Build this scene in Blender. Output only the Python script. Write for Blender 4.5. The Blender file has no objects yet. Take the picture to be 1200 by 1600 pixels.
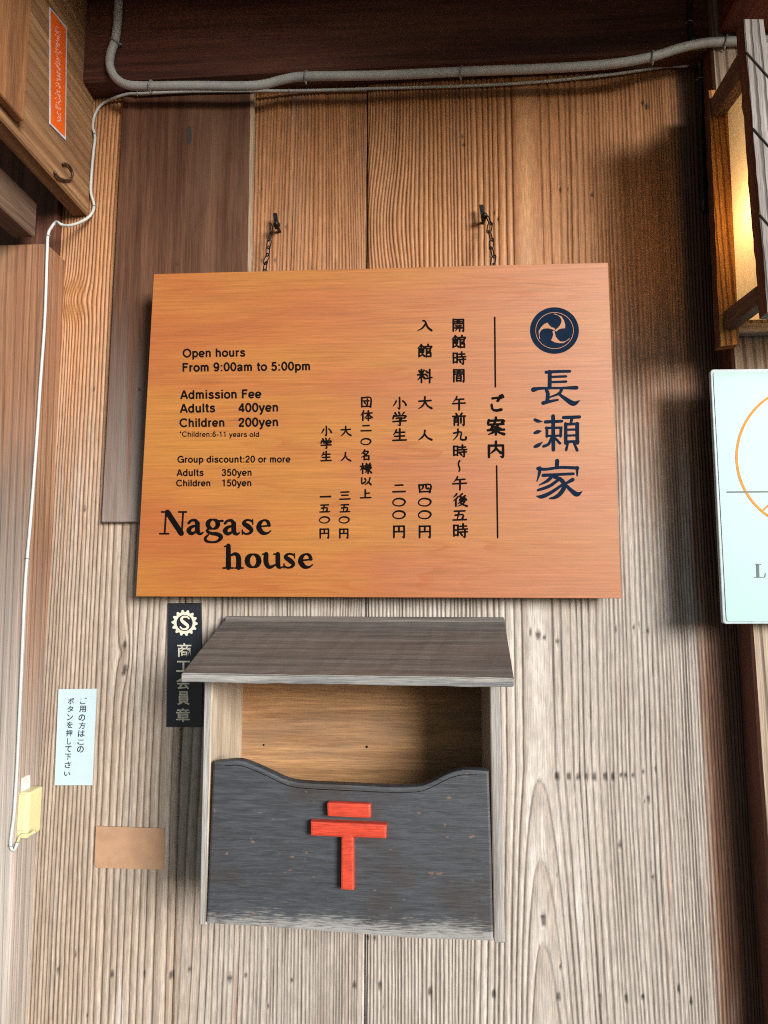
import bpy, bmesh, math, random
import numpy as np
from mathutils import Vector, Matrix, Euler

R = math.radians
scene = bpy.context.scene
COL = scene.collection

# ------------------------------------------------------------------ camera
FPX = 1100.0                      # focal length in photograph pixels (1200 x 1600)
CAM = Vector((0.0, -1.25, 1.60))
ROT = Euler((R(90 + 6.5), 0.0, R(3.5)), 'XYZ')
cam = bpy.data.cameras.new('camera')
cam.sensor_fit = 'VERTICAL'
cam.sensor_height = 36.0
cam.lens = 36.0 * FPX / 1600.0
cam.clip_start = 0.02
cam.clip_end = 2000
camo = bpy.data.objects.new('camera', cam)
camo.location = CAM
camo.rotation_euler = ROT
COL.objects.link(camo)
scene.camera = camo

# ------------------------------------------------------------------ world, sun, exposure
SUN_EL, SUN_AZ = R(13), R(39)     # azimuth measured from the wall normal towards the right
to_sun = Vector((math.sin(SUN_AZ) * math.cos(SUN_EL), -math.cos(SUN_AZ) * math.cos(SUN_EL), math.sin(SUN_EL)))
world = bpy.data.worlds.new('World')
scene.world = world
world.use_nodes = True
wn = world.node_tree
bg = wn.nodes['Background']
sky = wn.nodes.new('ShaderNodeTexSky')
sky.sky_type = 'NISHITA'
sky.sun_disc = False
sky.sun_elevation = SUN_EL
sky.sun_rotation = math.atan2(to_sun.x, to_sun.y)
wn.links.new(sky.outputs[0], bg.inputs[0])
bg.inputs[1].default_value = 0.05
sun = bpy.data.lights.new('sun', 'SUN')
sun.energy = 2.9
sun.angle = R(23)
sun.color = (1.0, 0.975, 0.945)
suno = bpy.data.objects.new('sun', sun)
suno.rotation_euler = to_sun.to_track_quat('Z', 'Y').to_euler()
suno.location = (2, -3, 3)
COL.objects.link(suno)
scene.view_settings.view_transform = 'Standard'
scene.view_settings.look = 'None'
scene.view_settings.gamma = 1.0
scene.view_settings.exposure = 1.14
scene.cycles.use_denoising = False
scene.cycles.filter_width = 1.1
scene.cycles.use_adaptive_sampling = False
scene.cycles.sample_clamp_indirect = 0.4

# ------------------------------------------------------------------ helpers
MROT = ROT.to_matrix()


def ray(px, py):
    return MROT @ Vector(((px - 600.0) / FPX, -(py - 800.0) / FPX, -1.0))


def at(px, py, Y):
    """point of the world seen at photograph pixel (px, py) on the plane y = Y"""
    d = ray(px, py)
    return CAM + d * ((Y - CAM.y) / d.y)


def atx(px, py, X):
    d = ray(px, py)
    return CAM + d * ((X - CAM.x) / d.x)


class Plane:
    def __init__(s, p0, n):
        s.p, s.n = p0, n.normalized()
        if s.n.y > 0:
            s.n = -s.n

    def hit(s, px, py, off=0.0):
        d = ray(px, py)
        t = (s.p - CAM).dot(s.n) / d.dot(s.n)
        return CAM + d * t + s.n * off


def tag(o, label=None, cat=None, group=None, kind=None):
    if label: o['label'] = label
    if cat: o['category'] = cat
    if group: o['group'] = group
    if kind: o['kind'] = kind
    return o


def empty(name, loc, label, cat, group=None):
    o = bpy.data.objects.new(name, None)
    o.empty_display_size = 0.05
    o.location = loc
    COL.objects.link(o)
    return tag(o, label, cat, group)


def world_loc(o):
    v = Vector(o.location)
    while o.parent:
        o = o.parent
        v = v + Vector(o.location)
    return v


def obj(name, bm, mats, parent=None, smooth=False, origin=None):
    """link a bmesh made in world coordinates as ONE mesh object"""
    me = bpy.data.meshes.new(name)
    o0 = world_loc(parent) if parent else Vector((0, 0, 0))
    org = Vector(origin) if origin is not None else o0
    for v in bm.verts:
        v.co -= org
    bm.to_mesh(me)
    bm.free()
    if not isinstance(mats, (list, tuple)):
        mats = [mats]
    for m in mats:
        me.materials.append(m)
    if smooth:
        for p in me.polygons:
            p.use_smooth = True
    o = bpy.data.objects.new(name, me)
    COL.objects.link(o)
    o.location = org - o0
    if parent:
        o.parent = parent
    return o


def hexa(bm, c, bevel=0.0, mi=0, seg=1):
    """box from 8 corners: front TL TR BR BL, then back TL TR BR BL"""
    vs = [bm.verts.new(p) for p in c]
    q = [(0, 3, 2, 1), (4, 5, 6, 7), (0, 1, 5, 4), (1, 2, 6, 5), (2, 3, 7, 6), (3, 0, 4, 7)]
    fs = [bm.faces.new([vs[i] for i in f]) for f in q]
    for f in fs:
        f.material_index = mi
    bmesh.ops.recalc_face_normals(bm, faces=fs)
    if bevel:
        es = list({e for f in fs for e in f.edges})
        bmesh.ops.bevel(bm, geom=es, offset=bevel, segments=seg, affect='EDGES', profile=0.6)
    return bm


def slab(bm, quad, back, bevel=0.0, mi=0, seg=1):
    """quad (TL TR BR BL) pushed back by vector"""
    return hexa(bm, list(quad) + [p + back for p in quad], bevel, mi, seg)


def box(bm, x0, x1, y0, y1, z0, z1, bevel=0.0, mi=0):
    V = Vector
    return hexa(bm, [V((x0, y0, z1)), V((x1, y0, z1)), V((x1, y0, z0)), V((x0, y0, z0)),
                     V((x0, y1, z1)), V((x1, y1, z1)), V((x1, y1, z0)), V((x0, y1, z0))], bevel, mi)


def prism(bm, pts, back, bevel=0.0, mi=0):
    n = len(pts)
    a = [bm.verts.new(p) for p in pts]
    b = [bm.verts.new(p + back) for p in pts]
    fs = [bm.faces.new(a), bm.faces.new(b[::-1])]
    for i in range(n):
        fs.append(bm.faces.new((a[i], b[i], b[(i + 1) % n], a[(i + 1) % n])))
    for f in fs:
        f.material_index = mi
    bmesh.ops.recalc_face_normals(bm, faces=fs)
    if bevel:
        es = [e for e in fs[0].edges]
        bmesh.ops.bevel(bm, geom=es, offset=bevel, segments=2, affect='EDGES', profile=0.6)
    return bm


def catmull(pts, n=6, closed=False):
    pts = [tuple(p) for p in pts]
    if len(pts) < 3 and not closed:
        a, b = np.array(pts[0], float), np.array(pts[-1], float)
        return [tuple(a + (b - a) * t / n) for t in range(n + 1)]
    P = [np.array(p, float) for p in pts]
    out = []
    N = len(P)
    for i in range(N if closed else N - 1):
        p0 = P[(i - 1) % N] if closed or i > 0 else P[0] * 2 - P[1]
        p1, p2 = P[i], P[(i + 1) % N]
        p3 = P[(i + 2) % N] if closed or i + 2 < N else P[-1] * 2 - P[-2]
        for k in range(n):
            t = k / n
            out.append(tuple(0.5 * (2 * p1 + (p2 - p0) * t + (2 * p0 - 5 * p1 + 4 * p2 - p3) * t * t
                                    + (3 * p1 - p0 - 3 * p2 + p3) * t ** 3)))
    if not closed:
        out.append(tuple(P[-1]))
    return out


def tube(bm, pts, r, n=10, closed=False, mi=0, flat=1.0):
    pts = [Vector(p) for p in pts]
    N = len(pts)
    rings = []
    up = None
    for i in range(N):
        a = pts[(i - 1) % N] if closed or i > 0 else pts[i]
        b = pts[(i + 1) % N] if closed or i < N - 1 else pts[i]
        t = (b - a).normalized()
        if up is None:
            up = t.orthogonal().normalized()
            if abs(t.y) < 0.9:
                up = (Vector((0, 1, 0)) - t * t.y).normalized()
        u = (up - t * up.dot(t))
        u = u.normalized() if u.length > 1e-6 else t.orthogonal().normalized()
        up = u
        v = t.cross(u)
        rr = r[i] if isinstance(r, (list, tuple)) else r
        rings.append([bm.verts.new(pts[i] + u * (rr * flat * math.cos(2 * math.pi * k / n)) + v * (rr * math.sin(2 * math.pi * k / n)))
                      for k in range(n)])
    fs = []
    for i in range(N if closed else N - 1):
        A, B = rings[i], rings[(i + 1) % N]
        for k in range(n):
            fs.append(bm.faces.new((A[k], A[(k + 1) % n], B[(k + 1) % n], B[k])))
    if not closed:
        fs.append(bm.faces.new(rings[0][::-1]))
        fs.append(bm.faces.new(rings[-1]))
    for f in fs:
        f.material_index = mi
    bmesh.ops.recalc_face_normals(bm, faces=fs)
    return bm


# ------------------------------------------------------------------ materials
def nt(name):
    m = bpy.data.materials.new(name)
    m.use_nodes = True
    t = m.node_tree
    return m, t, t.nodes['Principled BSDF']


def N(t, kind, **kw):
    n = t.nodes.new(kind)
    for k, v in kw.items():
        if k.startswith('i_'):
            key = k[2:]
            n.inputs[int(key) if key.isdigit() else key].default_value = v
        else:
            setattr(n, k, v)
    return n


def rgba(c):
    return (c[0], c[1], c[2], 1.0)


def mixc(t, fac, a, b, blend='MIX'):
    n = t.nodes.new('ShaderNodeMix')
    n.data_type = 'RGBA'
    n.blend_type = blend
    for sock, v in ((n.inputs[0], fac), (n.inputs[6], a), (n.inputs[7], b)):
        if hasattr(v, 'is_linked') or hasattr(v, 'links'):
            t.links.new(v, sock)
        elif isinstance(v, tuple):
            sock.default_value = rgba(v)
        else:
            sock.default_value = v
    return n.outputs[2]


def mth(t, op, a, b=None, clamp=False):
    n = t.nodes.new('ShaderNodeMath')
    n.operation = op
    n.use_clamp = clamp
    for s, v in ((n.inputs[0], a), (n.inputs[1], b)):
        if v is None:
            continue
        if hasattr(v, 'links'):
            t.links.new(v, s)
        else:
            s.default_value = v
    return n.outputs[0]


def mrange(t, v, a, b, c=0.0, d=1.0, smooth=True):
    n = t.nodes.new('ShaderNodeMapRange')
    if smooth:
        n.interpolation_type = 'SMOOTHSTEP'
    t.links.new(v, n.inputs[0])
    for i, x in enumerate((a, b, c, d)):
        n.inputs[i + 1].default_value = x
    return n.outputs[0]


def noise(t, vec, scale, detail=5, rough=0.55, dist=0.0):
    n = N(t, 'ShaderNodeTexNoise')
    n.inputs['Scale'].default_value = scale
    n.inputs['Detail'].default_value = detail
    n.inputs['Roughness'].default_value = rough
    n.inputs['Distortion'].default_value = dist
    if vec is not None:
        t.links.new(vec, n.inputs['Vector'])
    return n.outputs[0]


def coords(t, scale=(1, 1, 1), rot=(0, 0, 0), loc=(0, 0, 0)):
    tc = N(t, 'ShaderNodeTexCoord')
    mp = N(t, 'ShaderNodeMapping')
    mp.inputs['Scale'].default_value = scale
    mp.inputs['Rotation'].default_value = rot
    mp.inputs['Location'].default_value = loc
    t.links.new(tc.outputs['Object'], mp.inputs[0])
    return mp.outputs[0]


def bump(t, h, strength, dist, bsdf, prev=None):
    b = N(t, 'ShaderNodeBump')
    b.inputs['Strength'].default_value = strength
    b.inputs['Distance'].default_value = dist
    t.links.new(h, b.inputs['Height'])
    if prev is not None:
        t.links.new(prev, b.inputs['Normal'])
    t.links.new(b.outputs[0], bsdf.inputs['Normal'])
    return b.outputs[0]


def axis_scale(axis, cross, along):
    return tuple(along if a == axis else cross for a in 'xyz')


def wood(name, light, dark, axis='z', freq=55, stretch=0.05, rough=0.7, bmp=0.5, stain=None, stain_amt=0.5,
         ridge=0.0, ridge_freq=90, spec=0.35, grey=None):
    m, t, b = nt(name)
    v1 = coords(t, axis_scale(axis, freq, freq * stretch), loc=(3.1, 1.7, 5.3))
    n1 = noise(t, v1, 1.0, 6, 0.6, 0.4)
    v2 = coords(t, axis_scale(axis, freq * 9, freq * 9 * stretch * 0.7))
    n2 = noise(t, v2, 1.0, 4, 0.6)
    f1 = mrange(t, n1, 0.30, 0.70)
    c = mixc(t, f1, dark, light)
    f2 = mrange(t, n2, 0.3, 0.7, 0.62, 1.22, False)
    cmb = N(t, 'ShaderNodeCombineColor')
    for i in range(3):
        t.links.new(f2, cmb.inputs[i])
    c = mixc(t, 1.0, c, cmb.outputs[0], 'MULTIPLY')
    h = mth(t, 'ADD', mth(t, 'MULTIPLY', n1, 0.5), mth(t, 'MULTIPLY', n2, 0.6))
    if ridge > 0:
        vr = coords(t, axis_scale(axis, 1.0, 0.03))
        w = N(t, 'ShaderNodeTexWave', wave_type='BANDS', bands_direction='DIAGONAL')
        w.inputs['Scale'].default_value = ridge_freq
        w.inputs['Distortion'].default_value = 9.0
        w.inputs['Detail'].default_value = 2.5
        w.inputs['Detail Scale'].default_value = 0.35
        t.links.new(vr, w.inputs['Vector'])
        wl = mrange(t, w.outputs['Fac'], 0.0, 0.42, 1.0, 0.0)
        c = mixc(t, mth(t, 'MULTIPLY', wl, ridge), c, tuple(x * 0.35 for x in dark))
        h = mth(t, 'SUBTRACT', h, mth(t, 'MULTIPLY', wl, 1.2 * ridge))
    if stain:
        n3 = noise(t, coords(t, axis_scale(axis, 9, 2.5)), 1.0, 4, 0.6)
        c = mixc(t, mth(t, 'MULTIPLY', mrange(t, n3, 0.42, 0.68), stain_amt), c, stain)
    if grey:
        gc, z0, z1 = grey
        tw = N(t, 'ShaderNodeNewGeometry')
        sz = N(t, 'ShaderNodeSeparateXYZ')
        t.links.new(tw.outputs['Position'], sz.inputs[0])
        zz = mth(t, 'ADD', sz.outputs[2], mth(t, 'MULTIPLY', mth(t, 'SUBTRACT', n1, 0.5), 0.9))
        gcol = mixc(t, f2, tuple(x * 0.5 for x in gc), gc)
        gcol = mixc(t, mrange(t, n1, 0.35, 0.6), tuple(x * 0.62 for x in gc), gcol)
        c = mixc(t, mrange(t, zz, z1, z0), c, gcol)
    t.links.new(c, b.inputs['Base Color'])
    r = mrange(t, n1, 0.2, 0.8, rough + 0.1, rough - 0.1, False)
    t.links.new(r, b.inputs['Roughness'])
    b.inputs['Specular IOR Level'].default_value = spec
    bump(t, h, bmp, 0.002, b)
    return m


def plain(name, c, rough=0.5, metal=0.0, spec=0.5, mottle=0.12, mscale=60, bmp=0.0, emit=None, es=0.0):
    m, t, b = nt(name)
    n = noise(t, coords(t), mscale, 5, 0.6)
    c2 = mixc(t, mrange(t, n, 0.3, 0.7), tuple(x * (1 - mottle) for x in c), tuple(min(1, x * (1 + mottle)) for x in c))
    t.links.new(c2, b.inputs['Base Color'])
    b.inputs['Roughness'].default_value = rough
    b.inputs['Metallic'].default_value = metal
    b.inputs['Specular IOR Level'].default_value = spec
    if bmp:
        bump(t, n, bmp, 0.001, b)
    if emit:
        b.inputs['Emission Color'].default_value = rgba(emit)
        b.inputs['Emission Strength'].default_value = es
    return m


STRIP_X0, STRIP_X1 = at(1082, 1000, 0).x + 0.025, at(1112, 1000, 0).x + 0.025


def wall_material():
    m, t, b = nt('weathered_cedar')
    a = N(t, 'ShaderNodeVertexColor', layer_name='grain')
    s = N(t, 'ShaderNodeSeparateColor')
    t.links.new(a.outputs['Color'], s.inputs[0])
    g, spot, tone = s.outputs[0], s.outputs[1], s.outputs[2]
    tc = N(t, 'ShaderNodeTexCoord')
    sx = N(t, 'ShaderNodeSeparateXYZ')
    t.links.new(tc.outputs['Object'], sx.inputs[0])
    nlow = noise(t, coords(t, (5, 5, 1.6)), 1.0, 4, 0.6)
    nst = noise(t, coords(t, (70, 70, 2.2)), 1.0, 5, 0.62)
    nfib = noise(t, coords(t, (900, 900, 22)), 1.0, 3, 0.6)
    # the boards bleach to grey where rain and light reach them, and stay brown under the eave
    z = mth(t, 'ADD', sx.outputs[2], mth(t, 'MULTIPLY', mth(t, 'SUBTRACT', nlow, 0.5), 0.55))
    z = mth(t, 'ADD', z, mth(t, 'MULTIPLY', mth(t, 'SUBTRACT', nst, 0.5), 0.45))
    wea = mrange(t, z, 2.16, 1.60)
    # the strip along the right post is dark red brown and does not grey
    strip = mrange(t, mth(t, 'ADD', sx.outputs[0], mth(t, 'MULTIPLY', nst, 0.05)), STRIP_X0, STRIP_X1)
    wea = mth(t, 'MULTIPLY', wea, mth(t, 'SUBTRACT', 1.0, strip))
    bleach = mrange(t, mth(t, 'ADD', sx.outputs[0], mth(t, 'ADD', mth(t, 'MULTIPLY', nlow, 0.55), mth(t, 'MULTIPLY', nst, 0.40))), -0.20, 0.24)
    light = mixc(t, wea, (0.45, 0.232, 0.104), mixc(t, bleach, (0.42, 0.345, 0.275), (0.475, 0.440, 0.400)))
    dark = mixc(t, wea, (0.29, 0.115, 0.040), mixc(t, bleach, (0.24, 0.175, 0.125), (0.33, 0.285, 0.245)))
    c = mixc(t, mrange(t, mth(t, 'ADD', mth(t, 'MULTIPLY', tone, 0.55), mth(t, 'MULTIPLY', nst, 0.75)), 0.25, 0.95), light, dark)
    # reddish heartwood streaks where the grey skin is worn
    red = mrange(t, noise(t, coords(t, (26, 26, 1.3), loc=(7, 2, 1)), 1.0, 4, 0.6), 0.60, 0.74)
    c = mixc(t, mth(t, 'MULTIPLY', red, 0.55), c, (0.26, 0.125, 0.075))
    pale = mrange(t, noise(t, coords(t, (30, 30, 2.0), loc=(1, 4, 9)), 1.0, 4, 0.6), 0.56, 0.76)
    c = mixc(t, mth(t, 'MULTIPLY', mth(t, 'MULTIPLY', pale, wea), 0.45), c, (0.68, 0.675, 0.665))
    gd = mixc(t, wea, (0.046, 0.015, 0.007), (0.060, 0.043, 0.034))
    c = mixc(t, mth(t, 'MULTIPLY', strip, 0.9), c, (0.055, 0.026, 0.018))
    c = mixc(t, mth(t, 'MULTIPLY', g, mrange(t, wea, 0, 1, 0.64, 0.86)), c, gd)
    f2 = mrange(t, nfib, 0.3, 0.7, 0.70, 1.24, False)
    cmb = N(t, 'ShaderNodeCombineColor')
    for i in range(3):
        t.links.new(f2, cmb.inputs[i])
    c = mixc(t, 1.0, c, cmb.outputs[0], 'MULTIPLY')
    mot = noise(t, coords(t, (150, 150, 38), loc=(5, 5, 2)), 1.0, 5, 0.7)
    f3 = mrange(t, mot, 0.30, 0.70, 0.80, 1.17, False)
    cm3 = N(t, 'ShaderNodeCombineColor')
    for i in range(3):
        t.links.new(f3, cm3.inputs[i])
    c = mixc(t, 1.0, c, cm3.outputs[0], 'MULTIPLY')
    grime = mrange(t, noise(t, coords(t, (14, 14, 3.0), loc=(2, 6, 3)), 1.0, 6, 0.65), 0.52, 0.75)
    c = mixc(t, mth(t, 'MULTIPLY', grime, 0.42), c, (0.17, 0.125, 0.095))
    c = mixc(t, spot, c, (0.014, 0.011, 0.010))
    t.links.new(c, b.inputs['Base Color'])
    t.links.new(mrange(t, wea, 0.0, 1.0, 0.50, 0.80, False), b.inputs['Roughness'])
    b.inputs['Specular IOR Level'].default_value = 0.3
    h = mth(t, 'ADD', mth(t, 'MULTIPLY', nfib, 0.5), mth(t, 'MULTIPLY', nst, 0.6))
    bump(t, h, 0.35, 0.0015, b)
    return m


def sign_material():
    m, t, b = nt('orange_sign_wood')
    v = coords(t, (0.9, 1.0, 11.0), loc=(0.35, 0, 2.2))
    warp = noise(t, coords(t, (1.1, 1, 5.0), loc=(4, 0, 1)), 1.0, 3, 0.5)
    vm = N(t, 'ShaderNodeVectorMath', operation='ADD')
    sc = N(t, 'ShaderNodeVectorMath', operation='SCALE')
    cb = N(t, 'ShaderNodeCombineXYZ')
    t.links.new(warp, cb.inputs[2])
    t.links.new(cb.outputs[0], sc.inputs[0])
    sc.inputs['Scale'].default_value = 1.6
    t.links.new(v, vm.inputs[0])
    t.links.new(sc.outputs[0], vm.inputs[1])
    n1 = noise(t, vm.outputs[0], 1.0, 2.5, 0.5)
    # growth-ring contours: thin darker lines
    ph = mth(t, 'MULTIPLY', n1, 21.0)
    fr = mth(t, 'FRACT', ph)
    line = mth(t, 'MULTIPLY', mrange(t, fr, 0.45, 0.97), mrange(t, noise(t, coords(t, (3, 1, 14), loc=(2, 8, 1)), 1.0, 3, 0.6), 0.42, 0.70))
    fine = noise(t, coords(t, (5, 5, 330)), 1.0, 4, 0.65)
    pore = noise(t, coords(t, (24, 24, 1100)), 1.0, 3, 0.6)
    big = noise(t, coords(t, (2.0, 1.0, 8.0), loc=(1.0, 3.0, 0.4)), 1.0, 3, 0.5)
    c = mixc(t, mrange(t, big, 0.36, 0.64), (0.355, 0.140, 0.026), (0.325, 0.096, 0.024))
    sxx = N(t, 'ShaderNodeSeparateXYZ')
    tco = N(t, 'ShaderNodeTexCoord')
    t.links.new(tco.outputs['Object'], sxx.inputs[0])
    sheen = mrange(t, mth(t, 'ADD', sxx.outputs[0], mth(t, 'MULTIPLY', big, 0.5)), 0.05, 0.75)   # pinkish sheen from the open side, put into the colour
    c = mixc(t, mth(t, 'MULTIPLY', sheen, 0.7), c, (0.36, 0.152, 0.075))
    c = mixc(t, mth(t, 'MULTIPLY', line, 0.62), c, (0.30, 0.082, 0.018))
    f2 = mrange(t, mth(t, 'ADD', mth(t, 'MULTIPLY', fine, 0.6), mth(t, 'MULTIPLY', pore, 0.4)), 0.3, 0.7, 0.70, 1.26, False)
    cmb = N(t, 'ShaderNodeCombineColor')
    for i in range(3):
        t.links.new(f2, cmb.inputs[i])
    c = mixc(t, 1.0, c, cmb.outputs[0], 'MULTIPLY')
    t.links.new(c, b.inputs['Base Color'])
    b.inputs['Roughness'].default_value = 0.42
    b.inputs['Specular IOR Level'].default_value = 0.6
    bump(t, fine, 0.06, 0.0008, b)
    return m


def worn_board_material():
    """dark stained cedar of the mail box front, rubbed pale along its lower edge"""
    m, t, b = nt('dark_stained_board')
    v1 = coords(t, (16, 16, 190))
    n1 = noise(t, v1, 1.0, 7, 0.72, 0.6)
    n2 = noise(t, coords(t, (60, 60, 900)), 1.0, 4, 0.6)
    n3 = noise(t, coords(t, (7, 7, 10)), 1.0, 5, 0.6)
    tc = N(t, 'ShaderNodeTexCoord')
    sx = N(t, 'ShaderNodeSeparateXYZ')
    t.links.new(tc.outputs['Object'], sx.inputs[0])
    c = mixc(t, mrange(t, n1, 0.32, 0.68), (0.025, 0.028, 0.033), (0.052, 0.059, 0.069))
    c = mixc(t, mth(t, 'MULTIPLY', mrange(t, n3, 0.5, 0.72), 0.7), c, (0.034, 0.025, 0.021))
    # worn strip at the bottom (object origin is the mail box base)
    edge = mth(t, 'ADD', sx.outputs[2], mth(t, 'MULTIPLY', mth(t, 'SUBTRACT', n2, 0.5), 0.09))
    edge = mth(t, 'ADD', edge, mth(t, 'MULTIPLY', mth(t, 'SUBTRACT', n3, 0.5), 0.05))
    c = mixc(t, mth(t, 'MULTIPLY', mrange(t, edge, 0.030, 0.000), 0.7), c, (0.40, 0.39, 0.37))
    sp = mrange(t, noise(t, coords(t, (60, 60, 110), loc=(3, 3, 3)), 1.0, 2, 0.5), 0.70, 0.76)
    c = mixc(t, mth(t, 'MULTIPLY', sp, 0.5), c, (0.24, 0.13, 0.08))
    f2 = mrange(t, n2, 0.3, 0.7, 0.78, 1.2, False)
    cmb = N(t, 'ShaderNodeCombineColor')
    for i in range(3):
        t.links.new(f2, cmb.inputs[i])
    c = mixc(t, 1.0, c, cmb.outputs[0], 'MULTIPLY')
    t.links.new(c, b.inputs['Base Color'])
    b.inputs['Roughness'].default_value = 0.5
    b.inputs['Specular IOR Level'].default_value = 0.5
    bump(t, mth(t, 'ADD', n1, mth(t, 'MULTIPLY', n2, 0.6)), 0.35, 0.0015, b)
    return m


M = {}
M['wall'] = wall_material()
M['sign'] = sign_material()
M['front'] = worn_board_material()
M['lintel'] = wood('dark_brown_beam', (0.110, 0.040, 0.027), (0.048, 0.017, 0.012), 'x', 34, 0.04, 0.5, 0.4, (0.16, 0.075, 0.05), 0.35)
M['redbeam'] = wood('red_brown_beam', (0.17, 0.042, 0.024), (0.08, 0.020, 0.013), 'y', 40, 0.05, 0.5, 0.25)
M['loose'] = wood('brown_mahogany_board', (0.122, 0.058, 0.034), (0.062, 0.027, 0.016), 'z', 70, 0.03, 0.75, 0.6, (0.16, 0.092, 0.060), 0.4, spec=0.12, grey=((0.33, 0.30, 0.28), 1.45, 2.15))
M['looseedge'] = wood('pale_board_edge', (0.40, 0.30, 0.20), (0.26, 0.18, 0.12), 'z', 60, 0.05, 0.7, 0.3)
M['post'] = wood('grey_brown_post', (0.25, 0.140, 0.076), (0.095, 0.044, 0.024), 'z', 48, 0.035, 0.7, 0.6, (0.30, 0.135, 0.07), 0.55, ridge=0.5, ridge_freq=42, grey=((0.40, 0.36, 0.325), 1.15, 2.05))
M['postside'] = wood('grey_brown_post_side', (0.36, 0.215, 0.130), (0.19, 0.092, 0.050), 'z', 48, 0.035, 0.7, 0.6, (0.30, 0.125, 0.06), 0.7, ridge=0.45, ridge_freq=42, grey=((0.47, 0.41, 0.36), 1.0, 1.75))
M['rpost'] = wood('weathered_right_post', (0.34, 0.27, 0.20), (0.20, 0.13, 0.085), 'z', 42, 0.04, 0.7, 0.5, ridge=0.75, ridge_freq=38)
M['rside'] = wood('red_brown_post', (0.150, 0.058, 0.034), (0.070, 0.026, 0.016), 'z', 42, 0.04, 0.65, 0.4)  # dark red brown; on left post faces it also carries their shade
M['sideboard'] = wood('tan_side_board', (0.42, 0.245, 0.120), (0.24, 0.120, 0.055), 'y', 46, 0.035, 0.65, 0.6, (0.15, 0.075, 0.038), 0.6, ridge=0.35, ridge_freq=28)
M['batten'] = wood('brown_batten', (0.30, 0.140, 0.058), (0.16, 0.068, 0.030), 'z', 45, 0.05, 0.65, 0.5)
M['crossbeam'] = wood('old_dark_beam', (0.17, 0.108, 0.072), (0.08, 0.046, 0.030), 'y', 45, 0.05, 0.75, 0.6, (0.07, 0.04, 0.03), 0.5)
M['roofbox'] = wood('grey_roof_board', (0.150, 0.138, 0.126), (0.070, 0.062, 0.056), 'x', 80, 0.035, 0.75, 0.6, (0.145, 0.10, 0.08), 0.35)
M['roofend'] = wood('pale_roof_edge', (0.40, 0.39, 0.36), (0.13, 0.135, 0.14), 'x', 70, 0.06, 0.75, 0.6)  # paler grey for the front edge faces of the roof
M['greyside'] = wood('silver_grey_wood', (0.36, 0.35, 0.33), (0.17, 0.16, 0.15), 'z', 70, 0.05, 0.75, 0.6, (0.12, 0.09, 0.075), 0.35)
M['inside'] = wood('orange_brown_backboard', (0.41, 0.225, 0.098), (0.24, 0.118, 0.050), 'x', 60, 0.06, 0.65, 0.4, (0.17, 0.12, 0.085), 0.55)
M['insidesill'] = wood('pale_inner_wood', (0.52, 0.44, 0.34), (0.38, 0.30, 0.22), 'z', 50, 0.05, 0.7, 0.3)
M['red'] = wood('red_paint', (0.56, 0.060, 0.028), (0.43, 0.040, 0.020), 'x', 70, 0.1, 0.45, 0.3)
RM = M['red'].node_tree
bR = RM.nodes['Principled BSDF']
cR = bR.inputs['Base Color'].links[0].from_socket
chip = mrange(RM, noise(RM, coords(RM, (70, 70, 95)), 1.0, 6, 0.7), 0.63, 0.69)
RM.links.new(mixc(RM, mth(RM, 'MULTIPLY', chip, 0.7), cR, (0.13, 0.035, 0.022)), bR.inputs['Base Color'])
M['black'] = plain('black_paint', (0.004, 0.003, 0.003), 0.8, 0, 0.05)
M['navy'] = plain('navy_paint', (0.004, 0.012, 0.030), 0.75, 0, 0.06)
M['iron'] = plain('black_iron', (0.016, 0.017, 0.020), 0.42, 0.6, 0.5, 0.4, 200, 0.4)
M['rust'] = plain('rusty_iron', (0.075, 0.040, 0.024), 0.6, 0.4, 0.5, 0.4, 200, 0.4)
M['conduit'] = plain('grey_conduit', (0.33, 0.345, 0.34), 0.5, 0, 0.4, 0.10, 30)
M['wire'] = plain('pale_wire', (0.44, 0.46, 0.45), 0.45, 0, 0.4, 0.10, 30)
M['clip'] = plain('grey_clip', (0.22, 0.23, 0.23), 0.4, 0.3)
M['blackcable'] = plain('black_cable', (0.015, 0.015, 0.017), 0.4)
M['plaque'] = plain('black_plaque', (0.010, 0.013, 0.020), 0.16, 0, 0.8)
M['silver'] = plain('silver_print', (0.66, 0.64, 0.52), 0.35, 0.2)
M['paper'] = plain('white_paper', (0.40, 0.515, 0.55), 0.6, 0, 0.3, 0.03, 20)
M['ink'] = plain('grey_ink', (0.02, 0.035, 0.045), 0.6)
M['card'] = plain('brown_card', (0.36, 0.215, 0.130), 0.7, 0, 0.3, 0.10, 25)
M['yellow'] = plain('pale_yellow_plastic', (0.62, 0.57, 0.30), 0.4, 0, 0.5, 0.06, 40)
M['whitepatch'] = plain('white_putty', (0.62, 0.60, 0.57), 0.7)
M['orange'] = plain('orange_sticker', (0.78, 0.115, 0.010), 0.45, 0, 0.4, 0.10, 40)
M['stickerrim'] = plain('sticker_rim', (0.50, 0.52, 0.58), 0.5)
M['stickerink'] = plain('sticker_white', (0.72, 0.60, 0.55), 0.5)
M['lampwood'] = wood('lantern_wood', (0.34, 0.315, 0.30), (0.19, 0.165, 0.15), 'z', 60, 0.04, 0.75, 0.6, ridge=0.9, ridge_freq=55)
M['lamprail'] = wood('lantern_rail', (0.19, 0.115, 0.075), (0.095, 0.050, 0.032), 'y', 60, 0.05, 0.7, 0.5)
M['lampback'] = wood('lantern_back_rail', (0.34, 0.30, 0.26), (0.20, 0.16, 0.13), 'x', 60, 0.05, 0.7, 0.5)
M['cord'] = plain('lantern_cord', (0.03, 0.022, 0.018), 0.7)
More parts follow.
